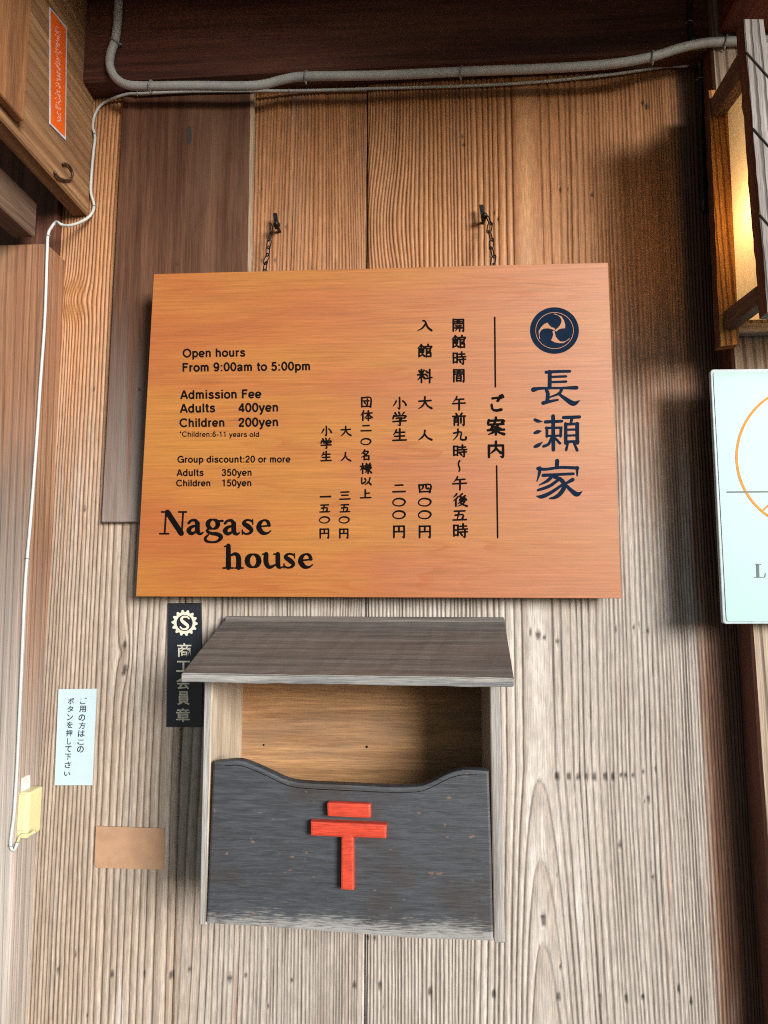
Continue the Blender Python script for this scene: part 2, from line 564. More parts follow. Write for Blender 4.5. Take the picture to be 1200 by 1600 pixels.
M['lampglow'] = wood('lantern_glow_on_post', (0.62, 0.29, 0.07), (0.36, 0.14, 0.032), 'z', 60, 0.04, 0.75, 0.6, ridge=0.8, ridge_freq=60)  # orange glow of the lantern put into the wood colour
def paper_shade():
    m, t, b = nt('lantern_paper')
    v = noise(t, coords(t, (1, 1, 1)), 120, 5, 0.7)
    c = mixc(t, mrange(t, v, 0.35, 0.65), (0.80, 0.68, 0.48), (0.88, 0.77, 0.58))
    d, tr, mx = N(t, 'ShaderNodeBsdfDiffuse'), N(t, 'ShaderNodeBsdfTranslucent'), N(t, 'ShaderNodeMixShader')
    mx.inputs[0].default_value = 0.6
    t.links.new(c, d.inputs[0])
    t.links.new(c, tr.inputs[0])
    t.links.new(d.outputs[0], mx.inputs[1])
    t.links.new(tr.outputs[0], mx.inputs[2])
    t.links.new(mx.outputs[0], t.nodes['Material Output'].inputs[0])
    return m


M['lamp'] = paper_shade()
M['bulb'] = plain('glowing_bulb', (0.9, 0.8, 0.6), 0.4, emit=(1.0, 0.66, 0.32), es=3.0)
M['acryl'] = plain('frosted_acrylic', (0.285, 0.445, 0.445), 0.45, 0, 0.5, 0.02, 10)
M['acryledge'] = plain('acrylic_edge', (0.36, 0.44, 0.47), 0.2, 0, 0.6)
M['orangeline'] = plain('orange_print', (0.60, 0.235, 0.045), 0.6, 0, 0.1)
M['greyline'] = plain('dark_grey_print', (0.03, 0.045, 0.052), 0.5)
M['ground'] = plain('pale_gravel', (0.20, 0.19, 0.175), 0.9, 0, 0.2, 0.35, 40, 0.4)
M['roof'] = wood('eave_boards', (0.10, 0.05, 0.03), (0.05, 0.024, 0.015), 'y', 30, 0.05, 0.6, 0.4)

# ------------------------------------------------------------------ ground
bm = bmesh.new()
g = 400.0
vs = [bm.verts.new(p) for p in ((-g, -g, 0), (g, -g, 0), (g, g, 0), (-g, g, 0))]
bm.faces.new(vs)
tag(obj('ground', bm, M['ground']), kind='structure')


# ------------------------------------------------------------------ plank wall with real eroded relief
def vnoise(x, z, seed, fx, fz):
    """smooth value noise on arrays"""
    rs = np.random.RandomState(seed)
    T = rs.rand(256, 256)
    X, Z = x * fx + 40.3, z * fz + 40.7
    xi, zi = np.floor(X).astype(int), np.floor(Z).astype(int)
    u, v = X - xi, Z - zi
    u, v = u * u * (3 - 2 * u), v * v * (3 - 2 * v)
    xi, zi = xi % 256, zi % 256
    x1, z1 = (xi + 1) % 256, (zi + 1) % 256
    return (T[xi, zi] * (1 - u) + T[x1, zi] * u) * (1 - v) + (T[xi, z1] * (1 - u) + T[x1, z1] * u) * v


def wall_px(px, py):
    p = at(px, py, 0.0)
    return p.x, p.z


HOLES = [(90, 1517, 3), (118, 1490, 2.5), (175, 1522, 4), (225, 1522, 3), (267, 1524, 4), (295, 1517, 3), (358, 1530, 4.5), (383, 1526, 3),
         (455, 1533, 3), (472, 1531, 2), (477, 1531, 2), (553, 1541, 4), (593, 1540, 4), (671, 1550, 4), (771, 1553, 4), (872, 1557, 4),
         (938, 1558, 2.5), (978, 1560, 3.5), (1004, 1558, 3), (1080, 1565, 3.5), (418, 1572, 2.5), (598, 1572, 2), (136, 1588, 2),
         (840, 992, 5), (828, 988, 3), (850, 996, 3), (871, 1002, 4), (962, 983, 3), (990, 979, 2.5), (998, 977, 2.5), (1012, 986, 2),
         (870, 1213, 5), (888, 1213, 4.5), (903, 1214, 4), (916, 1213, 4), (928, 1214, 4), (945, 1213, 4.5), (957, 1214, 4), (970, 1212, 3),
         (977, 1213, 3), (989, 1212, 3), (1005, 1206, 2.5), (1024, 1203, 2.5), (1013, 1249, 3), (1007, 1254, 2), (968, 1320, 3.5),
         (1020, 1372, 3), (870, 1365, 2), (848, 1433, 5), (849, 1441, 4), (875, 1510, 2), (1060, 1545, 3),
         (132, 795, 3), (146, 608, 2.5), (405, 300, 2.5), (408, 292, 2), (446, 351, 2.5), (772, 334, 2.5), (778, 342, 2), (925, 303, 3.5),
         (408, 407, 3), (429, 405, 2.5), (875, 296, 2), (887, 297, 2), (722, 214, 3), (724, 226, 3.5), (1010, 165, 5), (1004, 160, 4),
         (195, 1003, 3), (195, 1045, 5), (194, 1010, 4), (193, 1052, 4), (574, 1465, 3), (585, 1467, 3)]
HOLES = [(wall_px(a, b), r * 0.00095) for a, b, r in HOLES]


def make_plank(name, x0, x1, cx, s, hfun, dirn, k, seed, zlo, zhi, ylift, parent, wav):
    fine_lo, fine_hi = 0.70, 2.68
    xs = np.arange(x0, x1, 0.0009)
    zs = np.concatenate([np.arange(zlo, fine_lo, 0.06), np.arange(fine_lo, fine_hi, 0.006), np.array([zhi])])
    X, Z = np.meshgrid(xs, zs)                       # rows = z
    warp = (vnoise(X, Z, seed, 9, 1.1) - 0.5) * 0.022 + (vnoise(X, Z, seed + 1, 26, 2.2) - 0.5) * 0.0042 \
        + (vnoise(X, Z, seed + 2, 70, 16) - 0.5) * 0.0010
    for wx, wz, ww, wh, amp in wav:                   # local swirls of the grain
        warp += amp * np.exp(-((X - wx) / ww) ** 2 - ((Z - wz) / wh) ** 2)
    dx = X + warp - cx
    rho = np.sqrt(dx * dx + hfun(Z) ** 2)
    n = rho / s * (1 + k * rho)
    n = n + 0.7 * (vnoise(n, n * 0, seed + 3, 0.55, 1) - 0.5) + 2.0 * (vnoise(n, n * 0, seed + 4, 0.16, 1) - 0.5)
    gx = np.abs(np.gradient(n, axis=1)) / 0.0009      # rings per metre across
    f = n - np.floor(n)
    ring = np.floor(n).astype(int)
    rs = np.random.RandomState(seed + 5)
    stren = 0.35 + 0.65 * rs.rand(600)
    st = stren[np.clip(ring, 0, 599)]
    d = np.minimum(f, 1 - f) / np.maximum(gx, 12)     # metres to the ring boundary
    wid = 0.00115 + 0.0012 * vnoise(X, Z, seed + 6, 60, 5)
    gr = np.exp(-(d / wid) ** 2) * (0.30 + 0.70 * st) * (0.55 + 0.45 * vnoise(X, Z, seed + 7, 120, 9))
    spot = np.zeros_like(X)
    for (hx, hz), r in HOLES:
        if x0 - 0.02 < hx < x1 + 0.02:
            spot = np.maximum(spot, np.exp(-(((X - hx) / r) ** 2 + ((Z - hz) / (r * 1.45)) ** 2) ** 2))
    # sunk checks and rounded board edges
    e = np.minimum(X - x0, x1 - X)
    edge = np.exp(-(e / 0.0025) ** 2)
    Y = 0.0026 * gr - 0.0006 * np.sin(np.pi * f) * np.minimum(1, 40 / np.maximum(gx, 40) * 2) + 0.002 * spot + 0.003 * edge + ylift
    Y += (vnoise(X, Z, seed + 8, 5, 1.0) - 0.5) * 0.003
    nz, nx = X.shape
    V = np.stack([X, Y, Z], -1).reshape(-1, 3)
    idx = np.arange(nz * nx).reshape(nz, nx)
    F = np.stack([idx[:-1, :-1], idx[:-1, 1:], idx[1:, 1:], idx[1:, :-1]], -1).reshape(-1, 4)
    # give the board its thickness: back sheet and side walls from the outline
    rim = np.concatenate([idx[0, :], idx[1:, -1], idx[-1, -2::-1], idx[-2:0:-1, 0]])
    VB = V[rim].copy()
    VB[:, 1] = 0.025
    base = len(V)
    m = len(rim)
    br = np.arange(m) + base
    S = np.stack([rim, br, np.roll(br, -1), np.roll(rim, -1)], -1)
    allV = np.concatenate([V, VB])
    allF = np.concatenate([F, S])
    me = bpy.data.meshes.new(name)
    me.vertices.add(len(allV))
    me.vertices.foreach_set('co', allV.astype(np.float32).ravel())
    me.loops.add(len(allF) * 4)
    me.loops.foreach_set('vertex_index', allF.astype(np.int32).ravel())
    me.polygons.add(len(allF))
    me.polygons.foreach_set('loop_start', np.arange(len(allF), dtype=np.int32) * 4)
    me.polygons.foreach_set('loop_total', np.full(len(allF), 4, dtype=np.int32))
    me.polygons.foreach_set('use_smooth', np.ones(len(allF), dtype=bool))
    me.update(calc_edges=True)
    at_ = me.color_attributes.new('grain', 'FLOAT_COLOR', 'POINT')
    C = np.ones((len(allV), 4), np.float32)
    C[:, :3] = 0
    C[:base, 0] = gr.ravel()
    C[:base, 1] = 0.85 * np.clip(spot, 0, 1).ravel()
    C[:base, 2] = f.ravel()
    at_.data.foreach_set('color', C.ravel())
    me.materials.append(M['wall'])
    o = bpy.data.objects.new(name, me)
    COL.objects.link(o)
    o.parent = parent
    return o


wall = empty('plank_wall', (0, 0, 0), 'wide vertical cedar plank wall, brown under the beam and bleached grey below, deeply ridged grain', 'wall')
xl, xg1, xg2, xr = wall_px(60, 900)[0] - 0.06, wall_px(271, 1480)[0], wall_px(572, 900)[0], 0.70
z_of = lambda py: wall_px(600, py)[1]
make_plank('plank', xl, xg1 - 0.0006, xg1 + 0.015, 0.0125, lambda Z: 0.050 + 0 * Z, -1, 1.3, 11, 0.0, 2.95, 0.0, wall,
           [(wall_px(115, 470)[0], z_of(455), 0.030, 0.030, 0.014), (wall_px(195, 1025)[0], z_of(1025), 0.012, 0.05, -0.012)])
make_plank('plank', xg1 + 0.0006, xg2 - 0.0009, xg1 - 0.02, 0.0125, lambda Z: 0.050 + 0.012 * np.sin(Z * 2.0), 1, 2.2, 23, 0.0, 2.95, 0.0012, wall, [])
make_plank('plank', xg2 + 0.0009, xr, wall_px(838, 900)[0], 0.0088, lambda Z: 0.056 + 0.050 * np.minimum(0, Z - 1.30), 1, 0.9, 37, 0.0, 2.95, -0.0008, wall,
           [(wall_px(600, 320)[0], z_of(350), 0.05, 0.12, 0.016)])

# the wall goes on to the left of the corner post, dark and plain
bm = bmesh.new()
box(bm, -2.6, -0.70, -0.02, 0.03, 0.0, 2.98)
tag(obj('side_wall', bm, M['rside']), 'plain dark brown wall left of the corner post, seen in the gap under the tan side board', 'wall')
bm = bmesh.new()
box(bm, -0.72, 0.75, 0.027, 0.05, 0.0, 2.98)
obj('backing', bm, M['rside'], wall)

# ------------------------------------------------------------------ beams and posts round the wall
YL = -0.048
bm = bmesh.new()
f_l, f_r = at(122, 128, YL), at(1100, 66, YL)
dz = (f_r.z - f_l.z) / (f_r.x - f_l.x)
xa, xb = f_l.x, 2.2
za, zb = f_l.z, f_l.z + dz * (xb - xa) * 0.4
V = Vector
hexa(bm, [V((xa, YL, 3.0)), V((xb, YL, 3.0)), V((xb, YL, zb)), V((xa, YL, za)),
          V((xa, 0.03, 3.0)), V((xb, 0.03, 3.0)), V((xb, 0.03, zb)), V((xa, 0.03, za))], 0.004)
tag(obj('lintel_beam', bm, M['lintel']), 'dark brown stained lintel beam running along the top of the plank wall', 'beam')

# left post: front face left of the white wire, side face between wire and planks
YP = -0.066
bm = bmesh.new()
tl, bl = at(74, 360, YP), at(22, 1330, YP)
sl = (tl.x - bl.x) / (tl.z - bl.z)
xt, xbm = tl.x + sl * (2.16 - tl.z) , bl.x - sl * bl.z
hexa(bm, [V((xt - 0.16, YP, 2.235)), V((xt, YP, 2.235)), V((xbm, YP, 0)), V((xbm - 0.16, YP, 0)),
          V((xt - 0.16, 0.02, 2.235)), V((xt, 0.02, 2.235)), V((xbm, 0.02, 0)), V((xbm - 0.16, 0.02, 0))], 0.006, 0, 2)
for f in bm.faces:
    if f.normal.x > 0.7:
        f.material_index = 1
XPOST = xbm + (xt - xbm) * (at(40, 1225, YP).z / 2.235)
post_l = tag(obj('post', bm, [M['post'], M['postside']]), 'grey brown wooden post at the left end of the plank wall, with white wire', 'post')

# right post
YR = -0.055
bm = bmesh.new()
t0, b0 = at(1110, 60, YR), at(1200, 1370, YR)
sl = (t0.x - b0.x) / (t0.z - b0.z)
xt, xbm = t0.x + sl * (3.0 - t0.z), b0.x - sl * b0.z
hexa(bm, [V((xt, YR, 3.0)), V((xt + 0.17, YR, 3.0)), V((xbm + 0.17, YR, 0)), V((xbm, YR, 0)),
          V((xt, -0.002, 3.0)), V((xt + 0.17, -0.002, 3.0)), V((xbm + 0.17, -0.002, 0)), V((xbm, -0.002, 0))], 0.004)
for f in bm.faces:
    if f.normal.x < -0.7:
        f.material_index = 1  # left face darker than the front, shade put into its colour
tag(obj('post', bm, [M['rpost'], M['rside']]), 'weathered wooden post carrying the paper lantern and the acrylic sign, its side red brown and darkened for shade', 'post')

# left side board standing out from the wall at right angles
XS = at(139, 330, 0.0).x
zb_ = at(139, 338, 0.0).z
bm = bmesh.new()
box(bm, XS - 0.032, XS, -0.85, 0.0, zb_, 3.0, 0.003)
sideboard = tag(obj('side_board', bm, M['sideboard']), 'broad tan board standing out from the wall at upper left, with hook and orange sticker', 'board')
bm = bmesh.new()
pb = atx(36, 190, XS + 0.014)
pt = atx(45, 10, XS + 0.014)
box(bm, XS + 0.0005, XS + 0.016, -0.80, pb.y, pb.z, 2.99, 0.002)
tag(obj('batten', bm, M['batten']), 'short brown vertical batten on the tan side board in the top left corner', 'batten')
# lower cross beam butting on the left post
pe_t, pe_b = at(58, 318, YP), at(56, 372, YP)
bm = bmesh.new()
box(bm, pe_b.x - 0.042, pe_b.x, -0.85, YP - 0.0005, pe_b.z, pe_t.z, 0.003)
tag(obj('cross_beam', bm, M['crossbeam']), 'old dark square beam running forward from the left post, below the tan side board', 'beam')

# beam at the top right, above the lantern
e0, e1 = at(1123, 54, -0.06), at(1146, -2, -0.36)
bm = bmesh.new()
box(bm, e0.x, e0.x + 0.12, -0.95, -0.058, e0.z, e0.z + 0.14, 0.004)
tag(obj('eave_beam', bm, M['redbeam']), 'red brown eave beam at the top right, above the lantern', 'beam')

# eave roof overhead
bm = bmesh.new()
hexa(bm, [V((-3.2, -1.0, 2.78)), V((3.2, -1.0, 2.78)), V((3.2, -1.0, 2.74)), V((-3.2, -1.0, 2.74)),
          V((-3.2, 0.6, 3.10)), V((3.2, 0.6, 3.10)), V((3.2, 0.6, 3.02)), V((-3.2, 0.6, 3.02))], 0.0)
tag(obj('eave_roof', bm, M['roof']), 'dark boarded eave roof over the entrance wall', 'roof')

# ------------------------------------------------------------------ loose brown board behind the sign
YB = -0.014
bm = bmesh.new()
q = [at(192, 148, YB), at(397, 141, YB), at(385, 830, YB), at(158, 816, YB)]
q[0].z -= 0.0; q[1].z = q[0].z
q[2].z = q[3].z
slab(bm, q, V((0, 0.0125, 0)), 0.0015)
for f in bm.faces:
    if f.normal.x > 0.7:
        f.material_index = 1
# pale worn right arris as its own strip of the same board
strip = [at(391.5, 143, YB - 0.0006), at(397, 143, YB - 0.0006), at(385, 829, YB - 0.0006), at(380, 829, YB - 0.0006)]
slab(bm, strip, V((0, 0.001, 0)), 0, 1)
lboard = tag(obj('loose_board', bm, [M['loose'], M['looseedge']]), 'tall smooth brown board nailed upright to the wall behind the orange sign', 'board')

for (hx, hy, hw, hh) in ((295, 211, 4.2, 14), (277, 412, 3, 2.4), (218, 608, 2.4, 3.0)):
    bm = bmesh.new()
    c_ = [at(hx + hw * math.copysign(abs(math.cos(a)) ** 0.5, math.cos(a)), hy + hh * math.copysign(abs(math.sin(a)) ** 0.8, math.sin(a)), YB - 0.0006)
          for a in [2 * math.pi * k / 16 for k in range(16)]]
    prism(bm, c_, V((0, 0.0004, 0)))
    obj('nail_slot' if hh > 9 else 'nail_head', bm, M['rust'] if hh < 9 else M['cord'], lboard)
bm = bmesh.new()
prism(bm, [atx(x, y, XPOST + 0.0012) for x, y in ((35, 1216), (41, 1212), (47, 1211), (47.5, 1222), (47, 1233), (40, 1235), (33.5, 1237), (34, 1226))], V((-0.001, 0, 0)))
obj('putty_patch', bm, M['whitepatch'], post_l)

# ------------------------------------------------------------------ lettering tools
_tc = {}


def text_mesh(s, bold=0.0):
    key = (s, bold)
    if key in _tc:
        return _tc[key]
    cu = bpy.data.curves.new('tmp', 'FONT')
    cu.body = s
    cu.size = 1.0
    cu.dimensions = '2D'
    cu.fill_mode = 'FRONT'
    cu.offset = bold
    cu.resolution_u = 4
    o = bpy.data.objects.new('tmp', cu)
    COL.objects.link(o)
    dg = bpy.context.evaluated_depsgraph_get()
    dg.update()
    me = bpy.data.meshes.new_from_object(o.evaluated_get(dg))
    vs = [(v.co.x, v.co.y) for v in me.vertices]
    fs = [tuple(p.vertices) for p in me.polygons]
    bpy.data.objects.remove(o)
    bpy.data.meshes.remove(me)
    bpy.data.curves.remove(cu)
    _tc[key] = (vs, fs)
    return vs, fs


def arc(cx, cy, rx, ry, a0=0, a1=360, n=14):
    return [(cx + rx * math.cos(R(a0 + (a1 - a0) * k / n)), cy + ry * math.sin(R(a0 + (a1 - a0) * k / n))) for k in range(n + 1)]


def bar(*v):
    return [(v[i], v[i + 1]) for i in range(0, len(v), 2)]


NARCH = bar(12, 36, 20, 45.5, 30, 48, 40, 44, 44, 32, 44, 16, 44, 0)
SANS = {
    ' ': (28, []), 'O': (80, [arc(40, 36, 32, 31.5)]), 'p': (58, [bar(12, 53, 12, -20), arc(31, 26, 19, 21.5)]),
    'e': (56, [bar(8, 25, 49, 25), arc(28, 26, 21, 21.5, 0, 318)]), 'n': (57, [bar(12, 53, 12, 0), NARCH]), 'h': (57, [bar(12, 72, 12, 0), NARCH]),
    'o': (57, [arc(28.5, 26, 21.5, 21.5)]), 'u': (57, [bar(12, 53, 12, 36, 12, 20, 17, 8, 27, 5, 38, 10, 44, 20), bar(44, 53, 44, 0)]),
    'r': (37, [bar(12, 53, 12, 0), bar(12, 32, 18, 43, 33, 48)]),
    's': (52, [bar(43, 38, 36, 46.5, 25, 48, 13, 43, 13, 34, 26, 28, 39, 23, 43, 14, 37, 6, 25, 4.5, 13, 7, 7, 15)]),
    'F': (58, [bar(13, 72, 13, 0), bar(13, 66, 54, 66), bar(13, 38, 48, 38)]),
    'm': (82, [bar(12, 53, 12, 0), bar(12, 38, 20, 46.5, 30, 48, 38, 42, 40, 30, 40, 14, 40, 0), bar(40, 38, 48, 46.5, 58, 48, 66, 42, 68, 30, 68, 14, 68, 0)]),
    '9': (56, [arc(27, 48, 18.5, 19.5), bar(45.5, 50, 46, 34, 42, 16, 34, 7, 22, 5, 10, 13)]), ':': (28, [bar(14, 0, 14, 12), bar(14, 40, 14, 52)]),
    '0': (56, [arc(28, 36, 20, 31.5)]), 't': (33, [bar(16, 68, 16, 36, 16, 14, 20, 6, 31, 5), bar(3, 48, 31, 48)]),
    'a': (55, [bar(9, 37, 15, 46, 27, 48.5, 39, 44, 42, 34, 42, 20, 42, 9, 49, 3), bar(42, 29, 26, 26, 12, 21, 10, 11, 19, 4.5, 32, 7, 42, 17)]),
    '5': (56, [bar(47, 66, 17, 66), bar(17, 70, 12, 34), bar(13, 36, 24, 43, 38, 41, 46, 27, 43, 12, 32, 4.5, 18, 5, 8, 16)]),
    'A': (66, [bar(5, 0, 32, 70), bar(34, 70, 61, 0), bar(15, 22, 51, 22)]), 'd': (58, [arc(27, 26, 19, 21.5), bar(46, 72, 46, 0)]),
    'i': (24, [bar(12, 53, 12, 0), bar(12, 61, 12, 72)]), 'l': (24, [bar(12, 72, 12, 0)]), '4': (56, [bar(39, 0, 39, 71), bar(40, 70, 6, 22), bar(4, 19, 54, 19)]),
    'y': (52, [bar(5, 53, 26, 3), bar(47, 53, 28, 4, 22, -11, 15, -16, 6, -15)]), 'C': (76, [arc(41, 36, 33, 31.5, 38, 322)]),
    '2': (56, [bar(9, 48, 13, 61, 27, 67.5, 42, 62, 45, 50, 37, 36, 21, 22, 9, 6), bar(5, 5.5, 48, 5.5)]),
    '6': (56, [arc(28.5, 23, 19, 18.5), bar(46, 57, 37, 66, 24, 66, 13, 54, 9.5, 36, 10, 22)]), '-': (34, [bar(5, 26, 29, 26)]),
    '1': (56, [bar(31, 72, 31, 0), bar(32, 70, 24, 60, 11, 56)]), 'G': (80, [arc(41, 36, 33, 31.5, 38, 352), bar(44, 33, 78, 33), bar(73, 34, 73, 0)]),
    'c': (52, [arc(28, 26, 21, 21.5, 42, 318)]), '*': (34, [bar(17, 72, 17, 48), bar(7, 66, 27, 54), bar(27, 66, 7, 54)]),
    '3': (56, [bar(9, 54, 17, 65, 29, 67.5, 42, 62, 43, 50, 36, 41, 24, 39), bar(24, 39, 40, 36, 46, 22, 40, 8, 27, 4.5, 14, 8, 7, 19)]),
}


def put_text(bm, s, p0, p1, pl, off, wt=11.5, mi=0, hscale=1.0):
    """upright grotesque lettering from p0 to p1 along the baseline (photograph points)"""
    total = sum(SANS[c][0] for c in s) + 3 * (len(s) - 1) - 10
    a, b = Vector(p0), Vector(p1)
    k = (b - a) / total
    up = Vector((k.y, -k.x)) * hscale
    x = -6.0
    n = 0
    for c in s:
        adv, sts = SANS[c]
        for st in sts:
            tr = lambda X, Y, W: (a.x + k.x * (x + X) + up.x * Y, a.y + k.y * (x + X) + up.y * Y, W * k.length)
            closed = len(st) > 10 and (Vector(st[0]) - Vector(st[-1])).length < 0.01
            pts = [(p[0], p[1], wt) for p in (st[:-1] if closed else st)]
            ribbon(bm, pts, pl, off + 0.000012 * (n % 10), tr, 2, mi, closed, False)
            n += 1
        x += adv + 3


def put_glyph(bm, ch, cx, cy, w, h, pl, off, bold=0.012, lean=0.0, mi=0):
    """one CJK glyph scaled to a box centred at a photograph point"""
    vs, fs = text_mesh(ch, bold)
    x0, x1 = min(v[0] for v in vs), max(v[0] for v in vs)
    y0, y1 = min(v[1] for v in vs), max(v[1] for v in vs)
    bv = []
    for x, y in vs:
        u = (x - (x0 + x1) / 2) / max(x1 - x0, 1e-6) * w
        v = -(y - (y0 + y1) / 2) / max(y1 - y0, 1e-6) * h
        bv.append(bm.verts.new(pl.hit(cx + u - lean * v, cy + v, off)))
    for f in fs:
        try:
            fc = bm.faces.new([bv[i] for i in f])
            fc.material_index = mi
        except ValueError:
            pass


def ribbon(bm, pts, pl, off, tr=None, n=5, mi=0, closed=False, caps=True):
    """brush stroke: (x, y, width) points; tr maps them to photograph pixels"""
    P = catmull(pts, n, closed)
    if tr:
        P = [tr(*p) for p in P]
    L, Rr = [], []
    m = len(P)
    for i in range(m):
        a = P[i - 1] if (i > 0 or closed) else P[i]
        b = P[(i + 1) % m] if (i < m - 1 or closed) else P[i]
        tx, ty = b[0] - a[0], b[1] - a[1]
        l = math.hypot(tx, ty) or 1e-6
        nx, ny = -ty / l, tx / l
        x, y, w = P[i]
        L.append((x + nx * w / 2, y + ny * w / 2))
        Rr.append((x - nx * w / 2, y - ny * w / 2))
    vl = [bm.verts.new(pl.hit(x, y, off)) for x, y in L]
    vr = [bm.verts.new(pl.hit(x, y, off)) for x, y in Rr]
    for i in range(m if closed else m - 1):
        j = (i + 1) % m
        f = bm.faces.new((vl[i], vl[j], vr[j], vr[i]))
        f.material_index = mi
    if not closed and caps:
        for (i, j, s) in ((0, 1, 1), (m - 1, m - 2, -1)):
            tx, ty = P[i][0] - P[j][0], P[i][1] - P[j][1]
            l = math.hypot(tx, ty) or 1e-6
            tx, ty = tx / l, ty / l
            w = P[i][2]
            q = []
            for kk in (-1, 0, 1):
                ang = kk * 0.8
                q.append((P[i][0] + (tx * math.cos(ang) - ty * math.sin(ang)) * w * 0.5,
                          P[i][1] + (tx * math.sin(ang) + ty * math.cos(ang)) * w * 0.5))
            vq = [bm.verts.new(pl.hit(x, y, off)) for x, y in q]
            a, b = (vl[i], vr[i])
            # order: from left side round to right side
            if s == 1:
                ring = [a] + vq + [b] if (Vector(q[0]) - Vector(L[i])).length < (Vector(q[0]) - Vector(Rr[i])).length else [a] + vq[::-1] + [b]
            else:
                ring = [a] + vq + [b] if (Vector(q[0]) - Vector(L[i])).length < (Vector(q[0]) - Vector(Rr[i])).length else [a] + vq[::-1] + [b]
            f = bm.faces.new(ring)
            f.material_index = mi


K = {  # brush skeletons on a 100 x 100 grid
    '門': '12,6 12,97|12,8 44,7|44,7 43,40|12,24 43,24|12,40 43,39|56,7 57,40|56,8 88,6|88,6 88,95 78,91|57,24 88,23|57,39 88,38',
    '開': '@門|28,56 72,55|22,72 80,71|42,56 40,75 28,95|60,56 60,97',
    '間': '@門|34,53 34,92|34,54 66,53|66,53 66,92|34,71 66,70|34,90 66,89',
    '館': '28,3 18,18 4,32|28,6 38,17 50,25|28,20 28,30|14,36 44,35|44,35 43,62|14,36 13,96|14,49 43,48|14,62 43,61|13,93 34,83|32,64 40,80 50,92|74,2 74,14|55,18 53,31|55,19 97,17 90,30|63,34 63,98|63,35 88,34|88,34 87,54|63,55 88,54|63,68 91,67|91,67 91,95|63,94 91,93',
    '時': '8,12 9,86|8,14 36,13|36,13 35,84|9,46 35,45|9,80 35,79|48,20 93,18|70,3 70,40|42,41 99,38|42,60 99,57|82,42 82,94 70,88|54,68 64,82',
    '午': '36,2 28,20 10,40|28,24 88,20|3,54 98,49|54,23 53,99',
    '前': '28,4 38,18|72,1 61,18|3,26 98,23|16,40 15,96|16,40 45,38|45,38 45,96 36,91|16,56 45,55|16,72 45,70|65,38 65,78|87,32 87,96 75,90',
    '九': '8,38 60,30 56,84 68,94 92,92 96,72|38,3 34,56 4,98',
    '後': '28,3 20,16 6,30|36,26 24,42 4,58|22,46 22,99|66,3 48,24 68,32|86,18 66,36 46,50 90,44|80,34 93,50|60,52 52,66 36,82|52,64 84,60 64,84 36,99|52,70 70,86 98,98',
    '五': '12,12 88,8|46,12 40,50 32,88|18,48 74,44 68,88|3,93 98,89',
    '入': '40,4 54,12 70,62 97,93|56,34 36,70 4,94',
    '料': '13,12 23,30|46,8 37,28|3,42 54,38|29,3 29,98|27,42 18,62 4,80|33,44 48,64|60,14 72,27|57,38 68,50|52,70 99,61|84,3 84,99',
    '大': '8,38 93,32|50,3 46,50 30,78 5,98|52,42 68,74 97,94',
    '人': '50,4 44,46 26,76 4,97|48,40 66,72 97,94',
    '四': '7,10 14,94|7,12 93,8 87,94|38,14 36,44 22,64|60,12 61,46 78,50|13,86 88,84',
    '円': '9,6 9,99|9,8 91,6|91,6 91,97 78,91|50,8 50,50|10,52 91,50',
    '小': '50,2 50,96 36,88|26,32 18,52 3,76|74,30 88,46 97,66',
    '学': '18,6 28,20|46,1 52,16|82,3 68,22|10,26 4,48|10,30 94,27 84,44|28,46 70,43 52,60|51,58 55,96 38,94|4,70 97,64',
    '生': '28,10 20,32 5,50|24,32 88,28|16,62 86,58|3,95 98,91|52,2 52,93',
    '二': '20,14 80,10|3,90 98,86',
    '三': '12,10 88,7|20,48 80,45|2,94 98,90',
    '一': '2,60 98,40',
    '団': '7,5 8,98|7,6 93,5 92,98|8,93 92,92|22,37 78,35|62,17 62,78 50,74|34,50 43,64',
    '体': '28,3 18,26 3,48|20,32 20,99|34,28 99,25|67,3 67,99|65,30 54,54 32,76|69,30 80,52 99,70|50,78 84,77',
    '名': '42,1 30,20 8,38|32,20 78,16 54,50 6,74|30,34 52,48|36,60 36,99|36,61 84,59|84,59 84,98|36,93 84,92',
    '様': '2,30 42,27|22,3 22,99|20,34 12,52 1,68|26,36 39,54|54,3 61,15|86,1 79,15|46,20 95,18|50,32 91,30|43,45 98,42|71,18 71,96 60,91|46,62 65,59 56,78 42,90|94,50 78,64|73,56 84,76 98,92',
    '以': '14,8 17,84 46,60|42,18 52,38|88,5 80,50 64,78 42,98|72,58 97,96',
    '上': '47,4 47,90|50,44 86,40|3,94 98,90',
    'ご': '20,14 70,10 58,30|14,56 20,84 46,94 84,88|74,-2 83,12|89,-8 98,6',
    '案': '50,1 50,13|10,16 5,36|10,20 93,17 84,32|8,42 94,38|46,24 36,44 26,54 50,58 76,66|66,40 54,54 18,64|3,74 98,70|50,60 50,99|46,74 30,88 8,98|54,74 72,88 97,96',
    '内': '9,26 9,98|9,27 91,25|91,25 91,96 76,92|50,1 48,44 36,60 20,74|51,44 64,58 80,72',
    '〜': '62,1 36,18 40,44 58,62 58,84 38,99',
}


def glyph_strokes(ch):
    out = []
    for s in K[ch].split('|'):
        if s.startswith('@'):
            out += glyph_strokes(s[1:])
        else:
            out.append([tuple(float(v) for v in p.split(',')) for p in s.split()])
    return out


_rg = random.Random(4)


